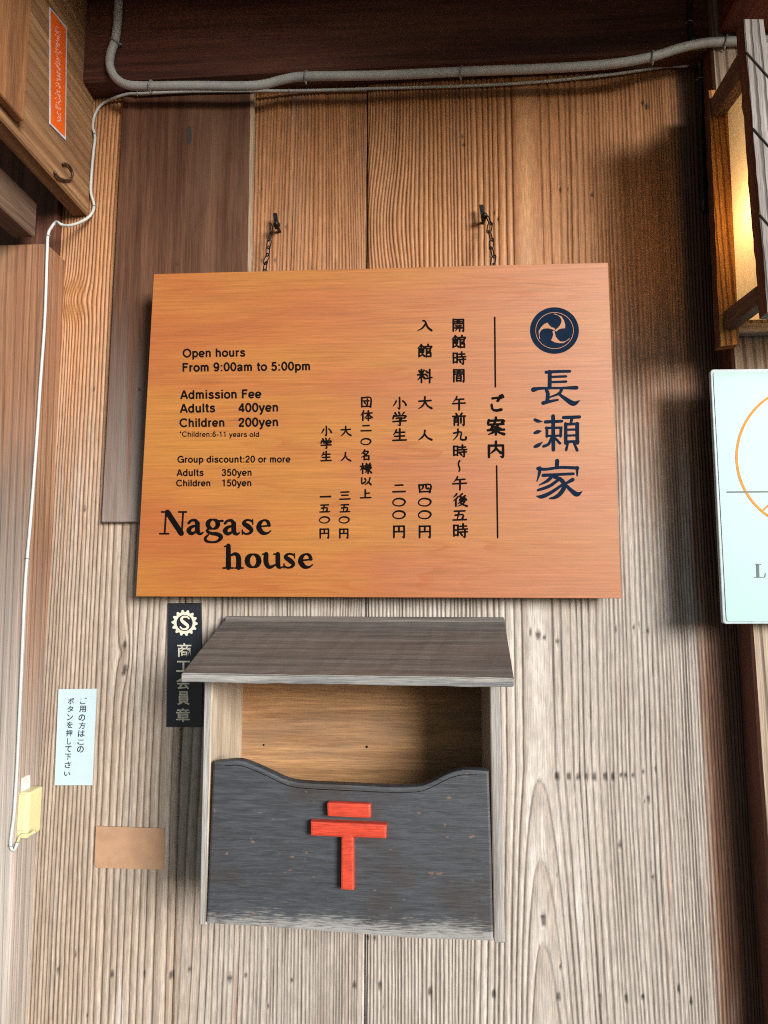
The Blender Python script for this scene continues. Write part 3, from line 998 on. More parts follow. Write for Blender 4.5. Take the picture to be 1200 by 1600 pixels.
def brush(bm, ch, x0, x1, y0, y1, pl, off, bw=2.3):
    """brush-written character inside the photograph box x0..x1, y0..y1"""
    if ch == '〇':
        cx, cy, rx, ry = (x0 + x1) / 2, (y0 + y1) / 2, (x1 - x0) / 2 - bw / 2, (y1 - y0) / 2 - bw / 2
        pts = [(cx + rx * math.cos(a) * (1 - 0.06 * math.sin(2 * a)), cy + ry * math.sin(a), bw * (0.92 + 0.2 * math.cos(a + 0.8)))
               for a in [2 * math.pi * k / 16 for k in range(16)]]
        ribbon(bm, pts, pl, off, None, 3, 0, True)
        return
    sx, sy = (x1 - x0 - bw * 0.6) / 100.0, (y1 - y0 - bw * 0.6) / 100.0
    for si, st in enumerate(glyph_strokes(ch)):
        pts = []
        n = len(st)
        (ax, ay), (ex, ey) = st[0], st[-1]
        diag = n > 2 or (abs(ex - ax) > 12 and abs(ey - ay) > 12)
        for i, (gx, gy) in enumerate(st):
            f = i / (n - 1)
            w = bw * (1.05 if i == 0 else 0.95)
            if diag and i == n - 1:
                w = bw * (0.45 if ex < ax else 1.25)
            elif diag and i and ex > ax and f > 0.5:
                w = bw * 1.15
            if not diag:
                w *= 0.92 if abs(ex - ax) > abs(ey - ay) else 1.08
                if i == n - 1 and abs(ex - ax) > abs(ey - ay):
                    w *= 1.12
            pts.append((x0 + bw * 0.3 + gx * sx, y0 + bw * 0.3 + gy * sy, w))
        ribbon(bm, pts, pl, off + 0.000012 * (si % 12), None, 4)


def zoomtr(ox, oy, k):
    return lambda x, y, w: (ox + x / k, oy + y / k, w / k)


# ------------------------------------------------------------------ the orange signboard
top_m, bot_m = at(595, 419, -0.082), at(591, 933, -0.045)
sn = (top_m - bot_m).cross(V((1, 0, 0)))
SP = Plane(bot_m, sn)
corn = [SP.hit(240, 428), SP.hit(950, 410), SP.hit(971, 935), SP.hit(212, 932)]
sroot = empty('signboard', (corn[3] + corn[2]) / 2, 'large orange wooden signboard with black opening hours and admission fees, hung on two chains', 'signboard')
bm = bmesh.new()
slab(bm, corn, -SP.n * 0.018, 0.0008)
obj('panel', bm, M['sign'], sroot)
O1 = 0.0003

# round three-comma emblem
bm = bmesh.new()
tz = zoomtr(820, 470, 12.0)
ecx, ecy = 556, 558
ring_pts = []
for k in range(64):
    a = 2 * math.pi * k / 64
    x, y, _ = tz(ecx + 458 * math.cos(a), ecy + 436 * math.sin(a), 0)
    ring_pts.append(bm.verts.new(SP.hit(x, y, O1)))
bm.faces.new(ring_pts).material_index = 0
arm_a = [(556, 560), (604, 520), (650, 477), (682, 412), (688, 362), (665, 315), (620, 275), (545, 250)]
arm_b = [(590, 578), (640, 537), (700, 520), (755, 517), (757, 450), (735, 373), (690, 298), (560, 240)]
for r_ in range(3):
    a = r_ * 2 * math.pi / 3
    cols = []
    for line in (arm_a, arm_b):
        row = []
        for x, y in line:
            dx, dy = x - 556, (y - 556) * 1.04
            xx, yy = dx * math.cos(a) - dy * math.sin(a), dx * math.sin(a) + dy * math.cos(a)
            px, py, _ = tz(556 + xx, 556 + yy / 1.04, 0)
            row.append(bm.verts.new(SP.hit(px, py, O1 + 0.0003 + 0.00003 * r_)))
        cols.append(row)
    for k in range(7):
        bm.faces.new((cols[0][k], cols[0][k + 1], cols[1][k + 1], cols[1][k])).material_index = 1
ribbon(bm, [(556 + 353 * math.cos(2 * math.pi * k / 40), 560 + 338 * math.sin(2 * math.pi * k / 40), 10) for k in range(40)], SP, O1 + 0.0005, tz, 2, 1, True)
bmesh.ops.triangulate(bm, faces=[f for f in bm.faces if len(f.verts) > 4])
obj('emblem', bm, [M['navy'], M['sign']], sroot)

# 長瀬家 in clerical script
bm = bmesh.new()
tz = zoomtr(820, 565, 7.11)
BIG = [
    [(238, 118, 30), (370, 110, 26), (500, 108, 26)], [(278, 112, 34), (276, 290, 36)], [(290, 170, 20), (460, 164, 22)], [(290, 228, 20), (460, 222, 22)],
    [(95, 312, 44), (180, 297, 26), (400, 294, 22), (575, 290, 36)], [(240, 312, 30), (256, 360, 34), (250, 440, 36)], [(205, 460, 36), (290, 440, 26), (368, 425, 18)],
    [(408, 312, 28), (380, 355, 24), (275, 396, 14)], [(370, 352, 18), (450, 412, 34), (540, 466, 44), (608, 434, 8)],
    [(112, 645, 26), (145, 660, 30), (195, 668, 6)], [(112, 792, 26), (145, 780, 34), (186, 772, 6)], [(112, 945, 26), (148, 930, 34), (196, 894, 6)],
    [(230, 670, 30), (412, 662, 26)], [(315, 605, 34), (318, 980, 32)], [(235, 738, 22), (408, 734, 22)], [(246, 735, 26), (246, 832, 24)], [(402, 735, 26), (398, 830, 24)],
    [(240, 826, 20), (405, 822, 20)], [(300, 840, 22), (265, 915, 26), (208, 942, 26)], [(336, 850, 22), (392, 908, 24)],
    [(430, 622, 30), (608, 615, 30)], [(525, 630, 28), (510, 690, 22)], [(455, 690, 30), (455, 905, 32)], [(455, 697, 24), (592, 690, 24)], [(582, 690, 34), (584, 905, 32)],
    [(470, 757, 20), (570, 754, 20)], [(470, 822, 20), (570, 819, 20)], [(450, 890, 24), (595, 886, 24)], [(478, 900, 22), (460, 982, 24)], [(545, 902, 20), (582, 985, 26)],
    [(360, 1102, 38), (355, 1175, 34)], [(148, 1188, 34), (230, 1196, 26), (400, 1176, 26), (588, 1182, 30)], [(168, 1180, 30), (160, 1250, 24), (135, 1330, 8)],
    [(582, 1178, 30), (582, 1270, 12)], [(205, 1264, 32), (330, 1256, 26), (540, 1246, 26)], [(310, 1265, 34), (250, 1325, 28), (160, 1372, 10)],
    [(322, 1278, 30), (402, 1312, 36), (440, 1380, 40), (400, 1460, 38), (340, 1506, 32), (280, 1520, 16)], [(372, 1315, 26), (270, 1385, 30), (148, 1428, 24)],
    [(412, 1372, 24), (290, 1455, 32), (190, 1500, 36), (130, 1494, 8)], [(532, 1312, 36), (450, 1356, 20)], [(448, 1362, 24), (515, 1430, 34), (580, 1474, 44), (636, 1444, 6)]]
for i, st in enumerate(BIG):
    st = [(x, y, w * 1.22 + 1) for x, y, w in st]
    ribbon(bm, st, SP, O1 + 0.000012 * (i % 14), tz, 5)
obj('large_lettering', bm, M['navy'], sroot)

# brush columns
def column(name, items, bw, mat='black'):
    bm = bmesh.new()
    bw = bw * 1.22
    for it in items:
        brush(bm, it[0], it[1], it[2], it[3], it[4], SP, O1, bw)
    return obj(name, bm, M[mat], sroot)


a, b_ = 705, 728
column('lettering', [('開', 705, 727.5, 497, 519), ('館', 704.5, 728.5, 523, 544.5), ('時', 706, 728.5, 548.6, 571), ('間', 706, 728, 575.6, 598)], 2.2)
column('lettering', [('午', 705.6, 728, 618.4, 641.5), ('前', 706, 728.5, 644.7, 666), ('九', 706.5, 730, 669, 689), ('時', 706.5, 730, 694, 715.5), ('〜', 713, 722, 719, 738.5),
                     ('午', 706, 730, 743.8, 766.5), ('後', 706.5, 731, 770, 792), ('五', 706.5, 730, 796, 814.5), ('時', 706.5, 731.5, 817, 841.5)], 2.3)
column('lettering', [('ご', 764, 788, 618, 644), ('案', 760, 789.7, 651, 680.6), ('内', 760.5, 789.5, 688.4, 716)], 3.2)
column('lettering', [('入', 651, 676, 499.5, 518.5)], 2.3)
column('lettering', [('館', 651, 676, 537, 559)], 2.2)
column('lettering', [('料', 651, 676, 576, 599)], 2.3)
column('lettering', [('大', 652, 676, 618.6, 640)], 2.4)
column('lettering', [('人', 652, 676, 671, 689)], 2.4)
column('lettering', [('四', 652.5, 675, 755.6, 771), ('〇', 652.5, 674.5, 777.5, 792), ('〇', 652.5, 674.5, 797, 811.8), ('円', 653, 674.5, 820, 841)], 2.3)
column('lettering', [('小', 612.7, 636, 620, 640), ('学', 612.5, 636, 643, 666), ('生', 612.5, 636, 669, 690)], 2.3)
column('lettering', [('二', 612.5, 634.5, 755.6, 770.6), ('〇', 612.5, 634.2, 777.5, 792), ('〇', 612.5, 634.2, 797, 811.8), ('円', 613, 634, 820, 841)], 2.3)
column('lettering', [('団', 563.4, 581, 620, 637), ('体', 562.6, 582.5, 640.5, 658), ('二', 563, 581, 663, 675), ('〇', 562.8, 580.5, 684.2, 696), ('名', 563, 579.5, 702, 719.5),
                     ('様', 562, 581.5, 723, 740.7), ('以', 562, 581, 745, 758.5), ('上', 562, 580.5, 764, 779.5)], 2.05)
column('lettering', [('大', 531, 549.5, 665, 682)], 2.05)
column('lettering', [('人', 531, 549, 705.6, 721.5)], 2.05)
column('lettering', [('三', 530, 548, 767, 781.6), ('五', 530.5, 547.5, 786.6, 801.5), ('〇', 528.8, 546.6, 806.4, 818.4), ('円', 529, 545.5, 825, 841.5)], 2.05)
column('lettering', [('小', 501, 519, 665, 681.5), ('学', 500.5, 519, 684, 701.5), ('生', 500.5, 518.5, 704.5, 721.5)], 2.05)
column('lettering', [('一', 499.5, 517.5, 774, 778), ('五', 498.8, 516, 787, 801.6),
                     ('〇', 498, 516, 806.4, 818.4), ('円', 498.3, 515.5, 825, 841.5)], 2.05)
for (xa_, ya_, xb_, yb_) in ((773, 496, 774, 604.5), (776, 728, 777.6, 840)):
    bm = bmesh.new()
    ribbon(bm, [(xa_, ya_, 2.5), (xb_, yb_, 2.5)], SP, O1, None, 4)
    obj('rule_line', bm, M['black'], sroot)

# English lines
bm = bmesh.new()
for s, p0, p1 in (('Open hours', (286.5, 558.5), (383, 557)), ('From 9:00am to 5:00pm', (285.5, 580.8), (485, 578.5))):
    put_text(bm, s, p0, p1, SP, O1, 15.5, 0, 1.06)
obj('lettering', bm, M['black'], sroot)
bm = bmesh.new()
for s, p0, p1 in (('Admission Fee', (283, 623.5), (408, 622)), ('Adults', (282.5, 645), (336, 644)), ('400yen', (373.5, 644), (435, 643)),
                  ('Children', (281.5, 667.3), (351, 666.5)), ('200yen', (373.5, 667), (435, 666)), ('*Children:6-11 years old', (281, 682.3), (405, 682.8))):
    put_text(bm, s, p0, p1, SP, O1, 13 if s[0] == '*' else 15.5, 0, 1.06)
obj('lettering', bm, M['black'], sroot)
bm = bmesh.new()
for s, p0, p1 in (('Group discount:20 or more', (278, 723), (453.5, 722.5)), ('Adults', (277, 744), (318, 743.7)), ('350yen', (347, 743.7), (393.5, 743.4)),
                  ('Children', (276, 760), (329, 759.8)), ('150yen', (347, 759.8), (393, 759.6))):
    put_text(bm, s, p0, p1, SP, O1, 15, 0, 1.08)
obj('lettering', bm, M['black'], sroot)

# Nagase house, bold serif drawn letter by letter
bm = bmesh.new()
tz = zoomtr(240, 780, 4.615)
La = [[(254, 172, 16), (272, 154, 14), (302, 153, 18), (318, 182, 28)], [(317, 172, 28), (318, 230, 28), (338, 250, 16), (358, 240, 6)],
      [(318, 188, 9), (275, 200, 18), (254, 225, 28), (276, 248, 20), (318, 226, 8)]]
Ls = [[(708, 160, 8), (696, 152, 10), (668, 152, 12), (652, 174, 24), (682, 197, 30), (706, 222, 24), (694, 244, 14), (664, 250, 10), (646, 240, 10)],
      [(714, 148, 6), (716, 180, 6)], [(640, 222, 6), (640, 252, 6)]]
Le = [[(770, 197, 8), (838, 190, 9)], [(834, 188, 20), (822, 160, 18), (795, 152, 10), (768, 172, 24), (760, 208, 32), (786, 242, 26), (820, 245, 12), (846, 228, 5)]]
sh = lambda L, dx, dy: [[(x + dx, y + dy, w) for x, y, w in st] for st in L]
SER = [[(90, 95, 9), (80, 246, 9)], [(45, 249, 8), (110, 249, 8)], [(58, 92, 8), (112, 92, 8)], [(100, 94, 34), (200, 246, 34)], [(214, 92, 9), (203, 248, 9)], [(182, 92, 8), (238, 92, 8)]]
SER += La + sh(La, 262, 2) + Ls + Le
SER += [[(428 + 36 * math.cos(t), 180 + 33 * math.sin(t), 9 + 19 * abs(math.cos(t))) for t in [k * math.pi / 6 for k in range(13)]],
        [(455, 160, 10), (498, 156, 13)], [(404, 208, 9), (386, 228, 16), (415, 246, 18), (465, 254, 24), (486, 275, 26), (460, 304, 14), (415, 310, 11), (380, 300, 16), (374, 280, 16), (396, 256, 8)]]
SER += [[(540, 336, 28), (540, 492, 32)], [(512, 342, 7), (548, 330, 9)], [(502, 496, 8), (575, 496, 8)], [(552, 408, 8), (588, 394, 20), (612, 418, 30), (614, 492, 32)], [(588, 496, 8), (646, 496, 8)],
        [(718 + 42 * math.cos(t), 444 + 46 * math.sin(t), 9 + 23 * abs(math.cos(t))) for t in [k * math.pi / 6 for k in range(13)]],
        [(812, 396, 28), (812, 456, 30), (836, 490, 22), (882, 472, 8)], [(788, 396, 8), (824, 396, 8)], [(896, 396, 28), (898, 476, 28), (914, 493, 14), (932, 488, 6)], [(868, 396, 8), (906, 396, 8)]]
SER += sh(Ls, 301, 244) + sh(Le, 301, 244)
for i, st in enumerate(SER):
    st = [(x, y, w * 1.08 + 4) for x, y, w in st]
    ribbon(bm, st, SP, O1 + 0.000012 * (i % 14), tz, 5)
obj('large_lettering', bm, M['black'], sroot)

# ------------------------------------------------------------------ chains and their studs
def link_path(L, W, n=5):
    r = W / 2
    pts = []
    for k in range(n + 1):
        t = math.pi * k / n
        pts.append((r * math.cos(t), L / 2 - r + r * math.sin(t)))
    for k in range(n + 1):
        t = math.pi + math.pi * k / n
        pts.append((r * math.cos(t), -L / 2 + r + r * math.sin(t)))
    return pts


def make_stud(px, py, label):
    h = at(px, py, -0.030)
    w0 = at(px - 3, py, 0.0)
    root = empty('wall_stud', V((h.x, 0, h.z)), label, 'nail', 'iron studs the signboard hangs from')
    bm = bmesh.new()
    prof = [(0.0, 0.0030), (0.020, 0.0030), (0.022, 0.0052), (0.026, 0.0066), (0.031, 0.0058), (0.0345, 0.0030), (0.0355, 0.0006)]
    tube(bm, [V((h.x, 0.004 - d, h.z)) for d, r in prof], [r for d, r in prof], 14)
    obj('stud', bm, M['iron'], root, True)
    bm = bmesh.new()
    slab(bm, [V((h.x - 0.0045 - 0.004, -0.019, h.z + 0.026)), V((h.x + 0.003 - 0.004, -0.019, h.z + 0.026)),
              V((h.x + 0.0035, -0.019, h.z - 0.006)), V((h.x - 0.0045, -0.019, h.z - 0.006))], V((0, 0.003, 0)), 0.0008)
    obj('hanger_plate', bm, M['iron'], root)
    return root


def make_chain(p_top, p_bot, label, n, seed):
    root = empty('hanging_chain', p_top, label, 'chain', 'chains holding up the signboard')
    rr = random.Random(seed)
    ax = (p_bot - p_top)
    L = ax.length / n * 1.28
    u = ax.normalized()
    for i in range(n):
        c = p_top + ax * ((i + 0.45) / n)
        s1 = u.cross(V((0, 1, 0))).normalized()
        s2 = u.cross(s1).normalized()
        ang = (0.5 if i % 2 else -1.0) + rr.uniform(-0.25, 0.25)
        side = s1 * math.cos(ang) + s2 * math.sin(ang)
        uu = (u + s1 * rr.uniform(-0.22, 0.22)).normalized()
        bm = bmesh.new()
        tube(bm, [c + side * a_ + uu * b__ for a_, b__ in link_path(L, 0.0085)], 0.00115, 6, True)
        obj('link', bm, M['iron'], root, True)
    return root


make_stud(431, 348, 'black iron stud on the wall at the upper left of the signboard')
make_stud(757, 335, 'black iron stud on the wall at the upper right of the signboard')
make_chain(at(425, 352, -0.026), at(411, 436, -0.070), 'short black chain leaning left, above the left part of the signboard', 7, 1)
make_chain(at(763, 338, -0.026), at(773, 428, -0.073), 'short black chain leaning right, above the right part of the signboard', 7, 2)

# ------------------------------------------------------------------ mail box
YF, YRF = -0.190, -0.238
mroot = empty('mail_box', at(545, 1462, YF) * 1.0, 'open fronted wooden mail box with sloping roof and red postal mark', 'mail box')
mroot.location.y = 0
# sides
def side_panel(fx0, fx1, ftop, fbot, slope):
    bm = bmesh.new()
    a0, a1 = at(fx0[0], ftop, YF + 0.004), at(fx1[0], ftop, YF + 0.004)
    c1, c0 = at(fx1[1], fbot + slope, YF + 0.004), at(fx0[1], fbot, YF + 0.004)
    d = V((0, -0.003 - (YF + 0.004), 0))
    bk = [a0 + d, a1 + d, c1 + d, c0 + d]
    bk[0].z += 0.055; bk[1].z += 0.055
    hexa(bm, [a0, a1, c1, c0] + bk, 0.0015)
    inner = 1 if fx0[0] < 500 else -1
    for f in bm.faces:
        if f.normal.x * inner > 0.7:
            f.material_index = 1
    return obj('side_panel', bm, [M['greyside'], M['insidesill']], mroot)


side_panel((319, 311), (332, 322.5), 1060, 1446, 0.6)
side_panel((765, 772), (781, 789), 1066, 1473, 1.0)
# back
bm = bmesh.new()
bt = [at(372, 975, -0.008), at(756, 975, -0.008), at(770, 1385, -0.008), at(368, 1372, -0.008)]
slab(bm, bt, V((0, 0.006, 0)), 0.0)
for (hx, hy, hr) in ((573, 1167, 2.0), (412, 1164, 1.5)):      # knots / nail heads in the back board
    vs = []
    for k in range(10):
        an = 2 * math.pi * k / 10
        vs.append(bm.verts.new(at(hx + hr * math.cos(an), hy + hr * math.sin(an), -0.0086)))
    bm.faces.new(vs).material_index = 1
obj('back_panel', bm, [M['inside'], M['black']], mroot)
# bottom board
bm = bmesh.new()
z0 = at(545, 1452, YF).z
box(bm, at(325, 1400, YF).x + 0.004, at(768, 1400, YF).x - 0.003, YF + 0.018, -0.009, z0 + 0.012, z0 + 0.026, 0.001)
obj('bottom_panel', bm, M['inside'], mroot)
# front with the scalloped upper edge
YFF = YF - 0.002
topc = catmull([(333, 1191), (352, 1189), (374, 1188), (396, 1195), (425, 1208), (450, 1219), (480, 1223.5), (540, 1226), (600, 1229), (650, 1229), (672, 1223), (700, 1209),
                (722, 1203), (745, 1203), (764, 1205)], 3)
outl = [at(x, y, YFF) for x, y in topc] + [at(768, 1330, YFF), at(771, 1471, YFF), at(650, 1467, YFF), at(545, 1459, YFF), at(430, 1450, YFF), at(322.5, 1443, YFF), at(327, 1330, YFF)]
bm = bmesh.new()
prism(bm, outl, V((0, 0.016, 0)), 0.0035)
# incised line following the scallop
FP = Plane(V((0, YFF, 1)), V((0, -1, 0)))
fp = obj('front_panel', bm, M['front'], mroot)
bm = bmesh.new()
ribbon(bm, [(x, y + 9 - 1.5 * abs((x - 548) / 216), 1.1) for x, y in topc[3:-3:3]], FP, 0.0003, None, 3)
obj('scored_line', bm, M['black'], fp)
# red postal mark: two bars and stem in relief
pm = []
for nm, quads in (('upper_bar', [(510.5, 1254), (579, 1256.5), (579.5, 1279), (511.5, 1276)]),):
    bm = bmesh.new()
    slab(bm, [at(x, y, YFF - 0.013) for x, y in quads], V((0, 0.013, 0)), 0.003, 0, 2)
    obj('postal_mark_bar', bm, M['red'], fp)
bm = bmesh.new()
tee = [(485, 1283.5), (604, 1288.5), (603.5, 1311), (552.5, 1309), (553, 1391.5), (532.5, 1390.5), (533, 1308.5), (485, 1306)]
prism(bm, [at(x, y, YFF - 0.013) for x, y in tee], V((0, 0.013, 0)), 0.003)
obj('postal_mark_tee', bm, M['red'], fp)
# roof
bm = bmesh.new()
rf = [at(283, 1052, YRF), at(803, 1060, YRF), at(803.5, 1073, YRF), at(283, 1066, YRF)]
rb = [at(352, 966, -0.003), at(788, 968, -0.003)]
th = V((0, 0, rf[0].z - rf[3].z))
nx = 24
rows = []
rr_ = random.Random(3)
for t in (0.0, 0.06, 0.3, 0.6, 0.85, 1.0):
    rows.append([(rf[0].lerp(rf[1], i / nx)).lerp(rb[0].lerp(rb[1], i / nx), t) + V((0, 0, rr_.uniform(-0.0006, 0.0006))) for i in range(nx + 1)])
up_ = [[bm.verts.new(p) for p in r] for r in rows]
lo_ = [[bm.verts.new(p - th * (1.0 + rr_.uniform(-0.04, 0.04))) for p in r] for r in rows]
for A, fl in ((up_, 0), (lo_, 1)):
    for j in range(len(A) - 1):
        for i in range(nx):
            bm.faces.new((A[j][i], A[j][i + 1], A[j + 1][i + 1], A[j + 1][i]))
for j in range(len(up_) - 1):
    for i in (0, nx):
        bm.faces.new((up_[j][i], up_[j + 1][i], lo_[j + 1][i], lo_[j][i]))
for i in range(nx):
    for j in (0, len(up_) - 1):
        bm.faces.new((up_[j][i], up_[j][i + 1], lo_[j][i + 1], lo_[j][i]))
bmesh.ops.recalc_face_normals(bm, faces=bm.faces[:])
ed = [e for e in bm.edges if len(e.link_faces) == 2 and e.link_faces[0].normal.angle(e.link_faces[1].normal) > 0.8]
bmesh.ops.bevel(bm, geom=ed, offset=0.0014, segments=2, affect='EDGES')
for f in bm.faces:
    if f.normal.y < -0.6 and f.calc_area() > 0:
        f.material_index = 1
roof = obj('roof', bm, [M['roofbox'], M['roofend']], mroot)
bm = bmesh.new()       # back batten the roof is nailed to
slab(bm, [at(352, 963, -0.020), at(788, 965, -0.020), at(789, 973, -0.020), at(351, 972, -0.020)], V((0, 0.018, 0)), 0.001)
obj('roof_batten', bm, M['roofbox'], roof)

# ------------------------------------------------------------------ black member plaque
YQ = -0.005
PP = Plane(V((0, YQ, 1)), V((0, -1, 0)))
proot = empty('plaque', at(288, 1136, 0), 'narrow glossy black plaque with silver gear emblem, partly behind the mail box roof', 'plaque')
bm = bmesh.new()
slab(bm, [at(262.5, 942.5, YQ), at(314.6, 942, YQ), at(317, 1136, YQ), at(259.6, 1136, YQ)], V((0, 0.004, 0)), 0.0008)
obj('panel', bm, M['plaque'], proot)
bm = bmesh.new()
gx, gy = 288.5, 973.3
nT = 14
outer = []
for k in range(nT * 8):
    a = 2 * math.pi * k / (nT * 8)
    ph = (k % 8)
    r_ = 20.4 if ph in (0, 1, 2) else (17.0 if ph in (4, 5, 6) else 18.7)
    outer.append((gx + r_ * math.cos(a), gy + r_ * math.sin(a)))
inner = [(gx + 12.6 * math.cos(2 * math.pi * k / (nT * 8)), gy + 12.6 * math.sin(2 * math.pi * k / (nT * 8))) for k in range(nT * 8)]
vo = [bm.verts.new(PP.hit(x, y, 0.0003)) for x, y in outer]
vi = [bm.verts.new(PP.hit(x, y, 0.0003)) for x, y in inner]
for k in range(nT * 8):
    j = (k + 1) % (nT * 8)
    bm.faces.new((vo[k], vo[j], vi[j], vi[k]))
ribbon(bm, [(295.5, 966.5, 2.4), (292, 963.8, 2.8), (286, 964.2, 3.6), (283.6, 968.6, 4.4), (288.5, 973.4, 5.4), (293.6, 978, 4.4), (291.4, 982.4, 3.4), (285.4, 982.8, 2.6), (281.8, 979.6, 2.2)], PP, 0.0004, None, 5)
obj('gear_emblem', bm, M['silver'], proot)
bm = bmesh.new()
for ch, y0, y1, x0, x1 in (('商', 1005, 1026.5, 277, 299), ('工', 1032.5, 1049.7, 275.5, 298), ('会', 1056, 1077, 275.5, 297), ('員', 1080, 1101.5, 277, 296.5), ('章', 1106.5, 1128, 275, 297)):
    put_glyph(bm, ch, (x0 + x1) / 2, (y0 + y1) / 2, x1 - x0, y1 - y0, PP, 0.0003, 0.016)
obj('lettering', bm, M['silver'], proot)

# ------------------------------------------------------------------ white paper notice
YN = -0.0045
NP = Plane(V((0, YN, 1)), V((0, -1, 0)))
nroot = empty('notice', at(115, 1227, 0), 'small white paper notice with two columns of handwritten Japanese, beside the yellow button box', 'notice')
bm = bmesh.new()
slab(bm, [at(91.4, 1077, YN), at(151, 1076, YN), at(144, 1227, YN), at(85, 1227, YN)], V((0, 0.0015, 0)), 0.0)
obj('sheet', bm, M['paper'], nroot)
tz = zoomtr(80, 1060, 8.89)
bm = bmesh.new()
for ch, x, y in (('ご', 447, 312), ('用', 437, 425), ('の', 427, 545), ('方', 430, 655), ('は', 420, 765), ('こ', 412, 885), ('の', 407, 985)):
    px, py, _ = tz(x, y, 0)
    put_glyph(bm, ch, px, py, 10.6, 10.4 if ch != 'こ' else 8, NP, 0.0002, 0.022, 0.06)
obj('lettering', bm, M['ink'], nroot)
bm = bmesh.new()
for ch, x, y in (('ボ', 275, 315), ('タ', 266, 425), ('ン', 260, 540), ('を', 258, 645), ('押', 250, 760), ('し', 250, 875), ('て', 238, 980), ('下', 235, 1090), ('さ', 230, 1200), ('い', 222, 1325)):
    px, py, _ = tz(x, y, 0)
    put_glyph(bm, ch, px, py, 9.8 if ch != 'し' else 6.5, 10.0 if ch != 'い' else 7, NP, 0.0002, 0.022, 0.06)
obj('lettering', bm, M['ink'], nroot)

# ------------------------------------------------------------------ brown card
bm = bmesh.new()
YC = -0.0045
pts = [at(x, y, YC) for x, y in ((150, 1291), (256.5, 1294.5), (255.5, 1359), (152, 1356), (147.5, 1351))]
prism(bm, pts, V((0, 0.0025, 0)), 0.0)
tag(obj('card', bm, M['card']), 'blank tan brown card fixed low on the wall, left of the mail box', 'card')

# ------------------------------------------------------------------ yellow call button box on the left post
yroot = empty('button_box', at(45, 1310, YP + 0.03), 'small pale yellow plastic button box on the side of the left post, below the notice', 'button box')
XPs = bl.x + 0.0          # side face of the post near the box
bm = bmesh.new()
f0, f1 = YP + 0.006, -0.018
tlp, brp = at(29, 1238, f0), at(44, 1311, f0)
x0, x1 = at(25.5, 1290, f0).x, at(43.5, 1290, f0).x
z1, z0 = tlp.z, brp.z
hexa(bm, [V((x0, f0, z1)), V((x1, f0, z1)), V((x1, f0, z0)), V((x0, f0, z0)),
          V((x0, f1, z1)), V((x1, f1, z1)), V((x1, f1, z0)), V((x0, f1, z0))], 0.004, 0, 2)
obj('housing', bm, M['yellow'], yroot)
bm = bmesh.new()
hexa(bm, [V((x0 + 0.002, f0 - 0.0035, z1 - 0.004)), V((x1 - 0.004, f0 - 0.0035, z1 - 0.004)), V((x1 - 0.004, f0 - 0.0035, z0 + 0.014)), V((x0 + 0.002, f0 - 0.0035, z0 + 0.014)),
          V((x0 + 0.002, f0 + 0.002, z1 - 0.002)), V((x1 - 0.003, f0 + 0.002, z1 - 0.002)), V((x1 - 0.003, f0 + 0.002, z0 + 0.012)), V((x0 + 0.002, f0 + 0.002, z0 + 0.012))], 0.0015)
obj('cover', bm, M['yellow'], yroot)
bm = bmesh.new()
yl = [at(x, y, f0 - 0.004) for x, y in ((27, 1316), (32, 1306), (38, 1304), (45, 1304), (55, 1299))]
tube(bm, [V(p) for p in catmull(yl, 4)], 0.0022, 8)
obj('cord', bm, M['yellow'], yroot, True)

# ------------------------------------------------------------------ sticker and hook on the side board
def on_side(px, py, off=0.0):
    return atx(px, py, XS + off)


stroot = empty('sticker', on_side(90, 210), 'tall narrow orange sticker with faded white writing on the tan side board', 'sticker')
bm = bmesh.new()
slab(bm, [on_side(78, 11, 0.0015), on_side(105, 43, 0.0015), on_side(103, 219.5, 0.0015), on_side(78, 194, 0.0015)], V((-0.0012, 0, 0)))
obj('backing', bm, M['stickerrim'], stroot)
bm = bmesh.new()
vs = [bm.verts.new(on_side(x, y, 0.0018)) for x, y in ((79.5, 15), (87, 24), (92, 31), (103, 45), (101.8, 214), (79.7, 192))]
bm.faces.new(vs)
obj('face', bm, M['orange'], stroot)


class SidePlane:
    def hit(s, px, py, off=0.0):
        return on_side(px, py, 0.0018 + off)


bm = bmesh.new()
rg = random.Random(8)
for k in range(26):
    cy = 44 + k * 5.7
    cx = 89.5 + 0.016 * (cy - 44)
    for j in range(4):
        x, y = cx + rg.uniform(-3.6, 3.0), cy + rg.uniform(-2.4, 2.4)
        dx, dy = rg.choice([(2.6, 2.8), (0.4, 3.4), (-1.8, 2.0), (2.8, 1.2)])
        ribbon(bm, [(x, y, 0.75), (x + dx * 0.6, y + dy * 0.6, 0.9), (x + dx, y + dy, 0.6)], SidePlane(), 0.0002 + 0.00003 * j, None, 2)
obj('lettering', bm, M['stickerink'], stroot)

bm = bmesh.new()
hz = (0, 180, 5.454)
hk = [(455, 490), (468, 488), (480, 510), (510, 538), (560, 552), (598, 546), (618, 510), (612, 470), (590, 432), (560, 413), (535, 415)]
hp = []
for i, (x, y) in enumerate(hk):
    hp.append(on_side(x / 5.454, 180 + y / 5.454, 0.004 if i else -0.006))
tube(bm, [V(p) for p in catmull(hp, 4)], 0.0021, 8)
tag(obj('screw_hook', bm, M['rust'], None, True), 'rusty curled iron hook screwed into the tan side board', 'hook')

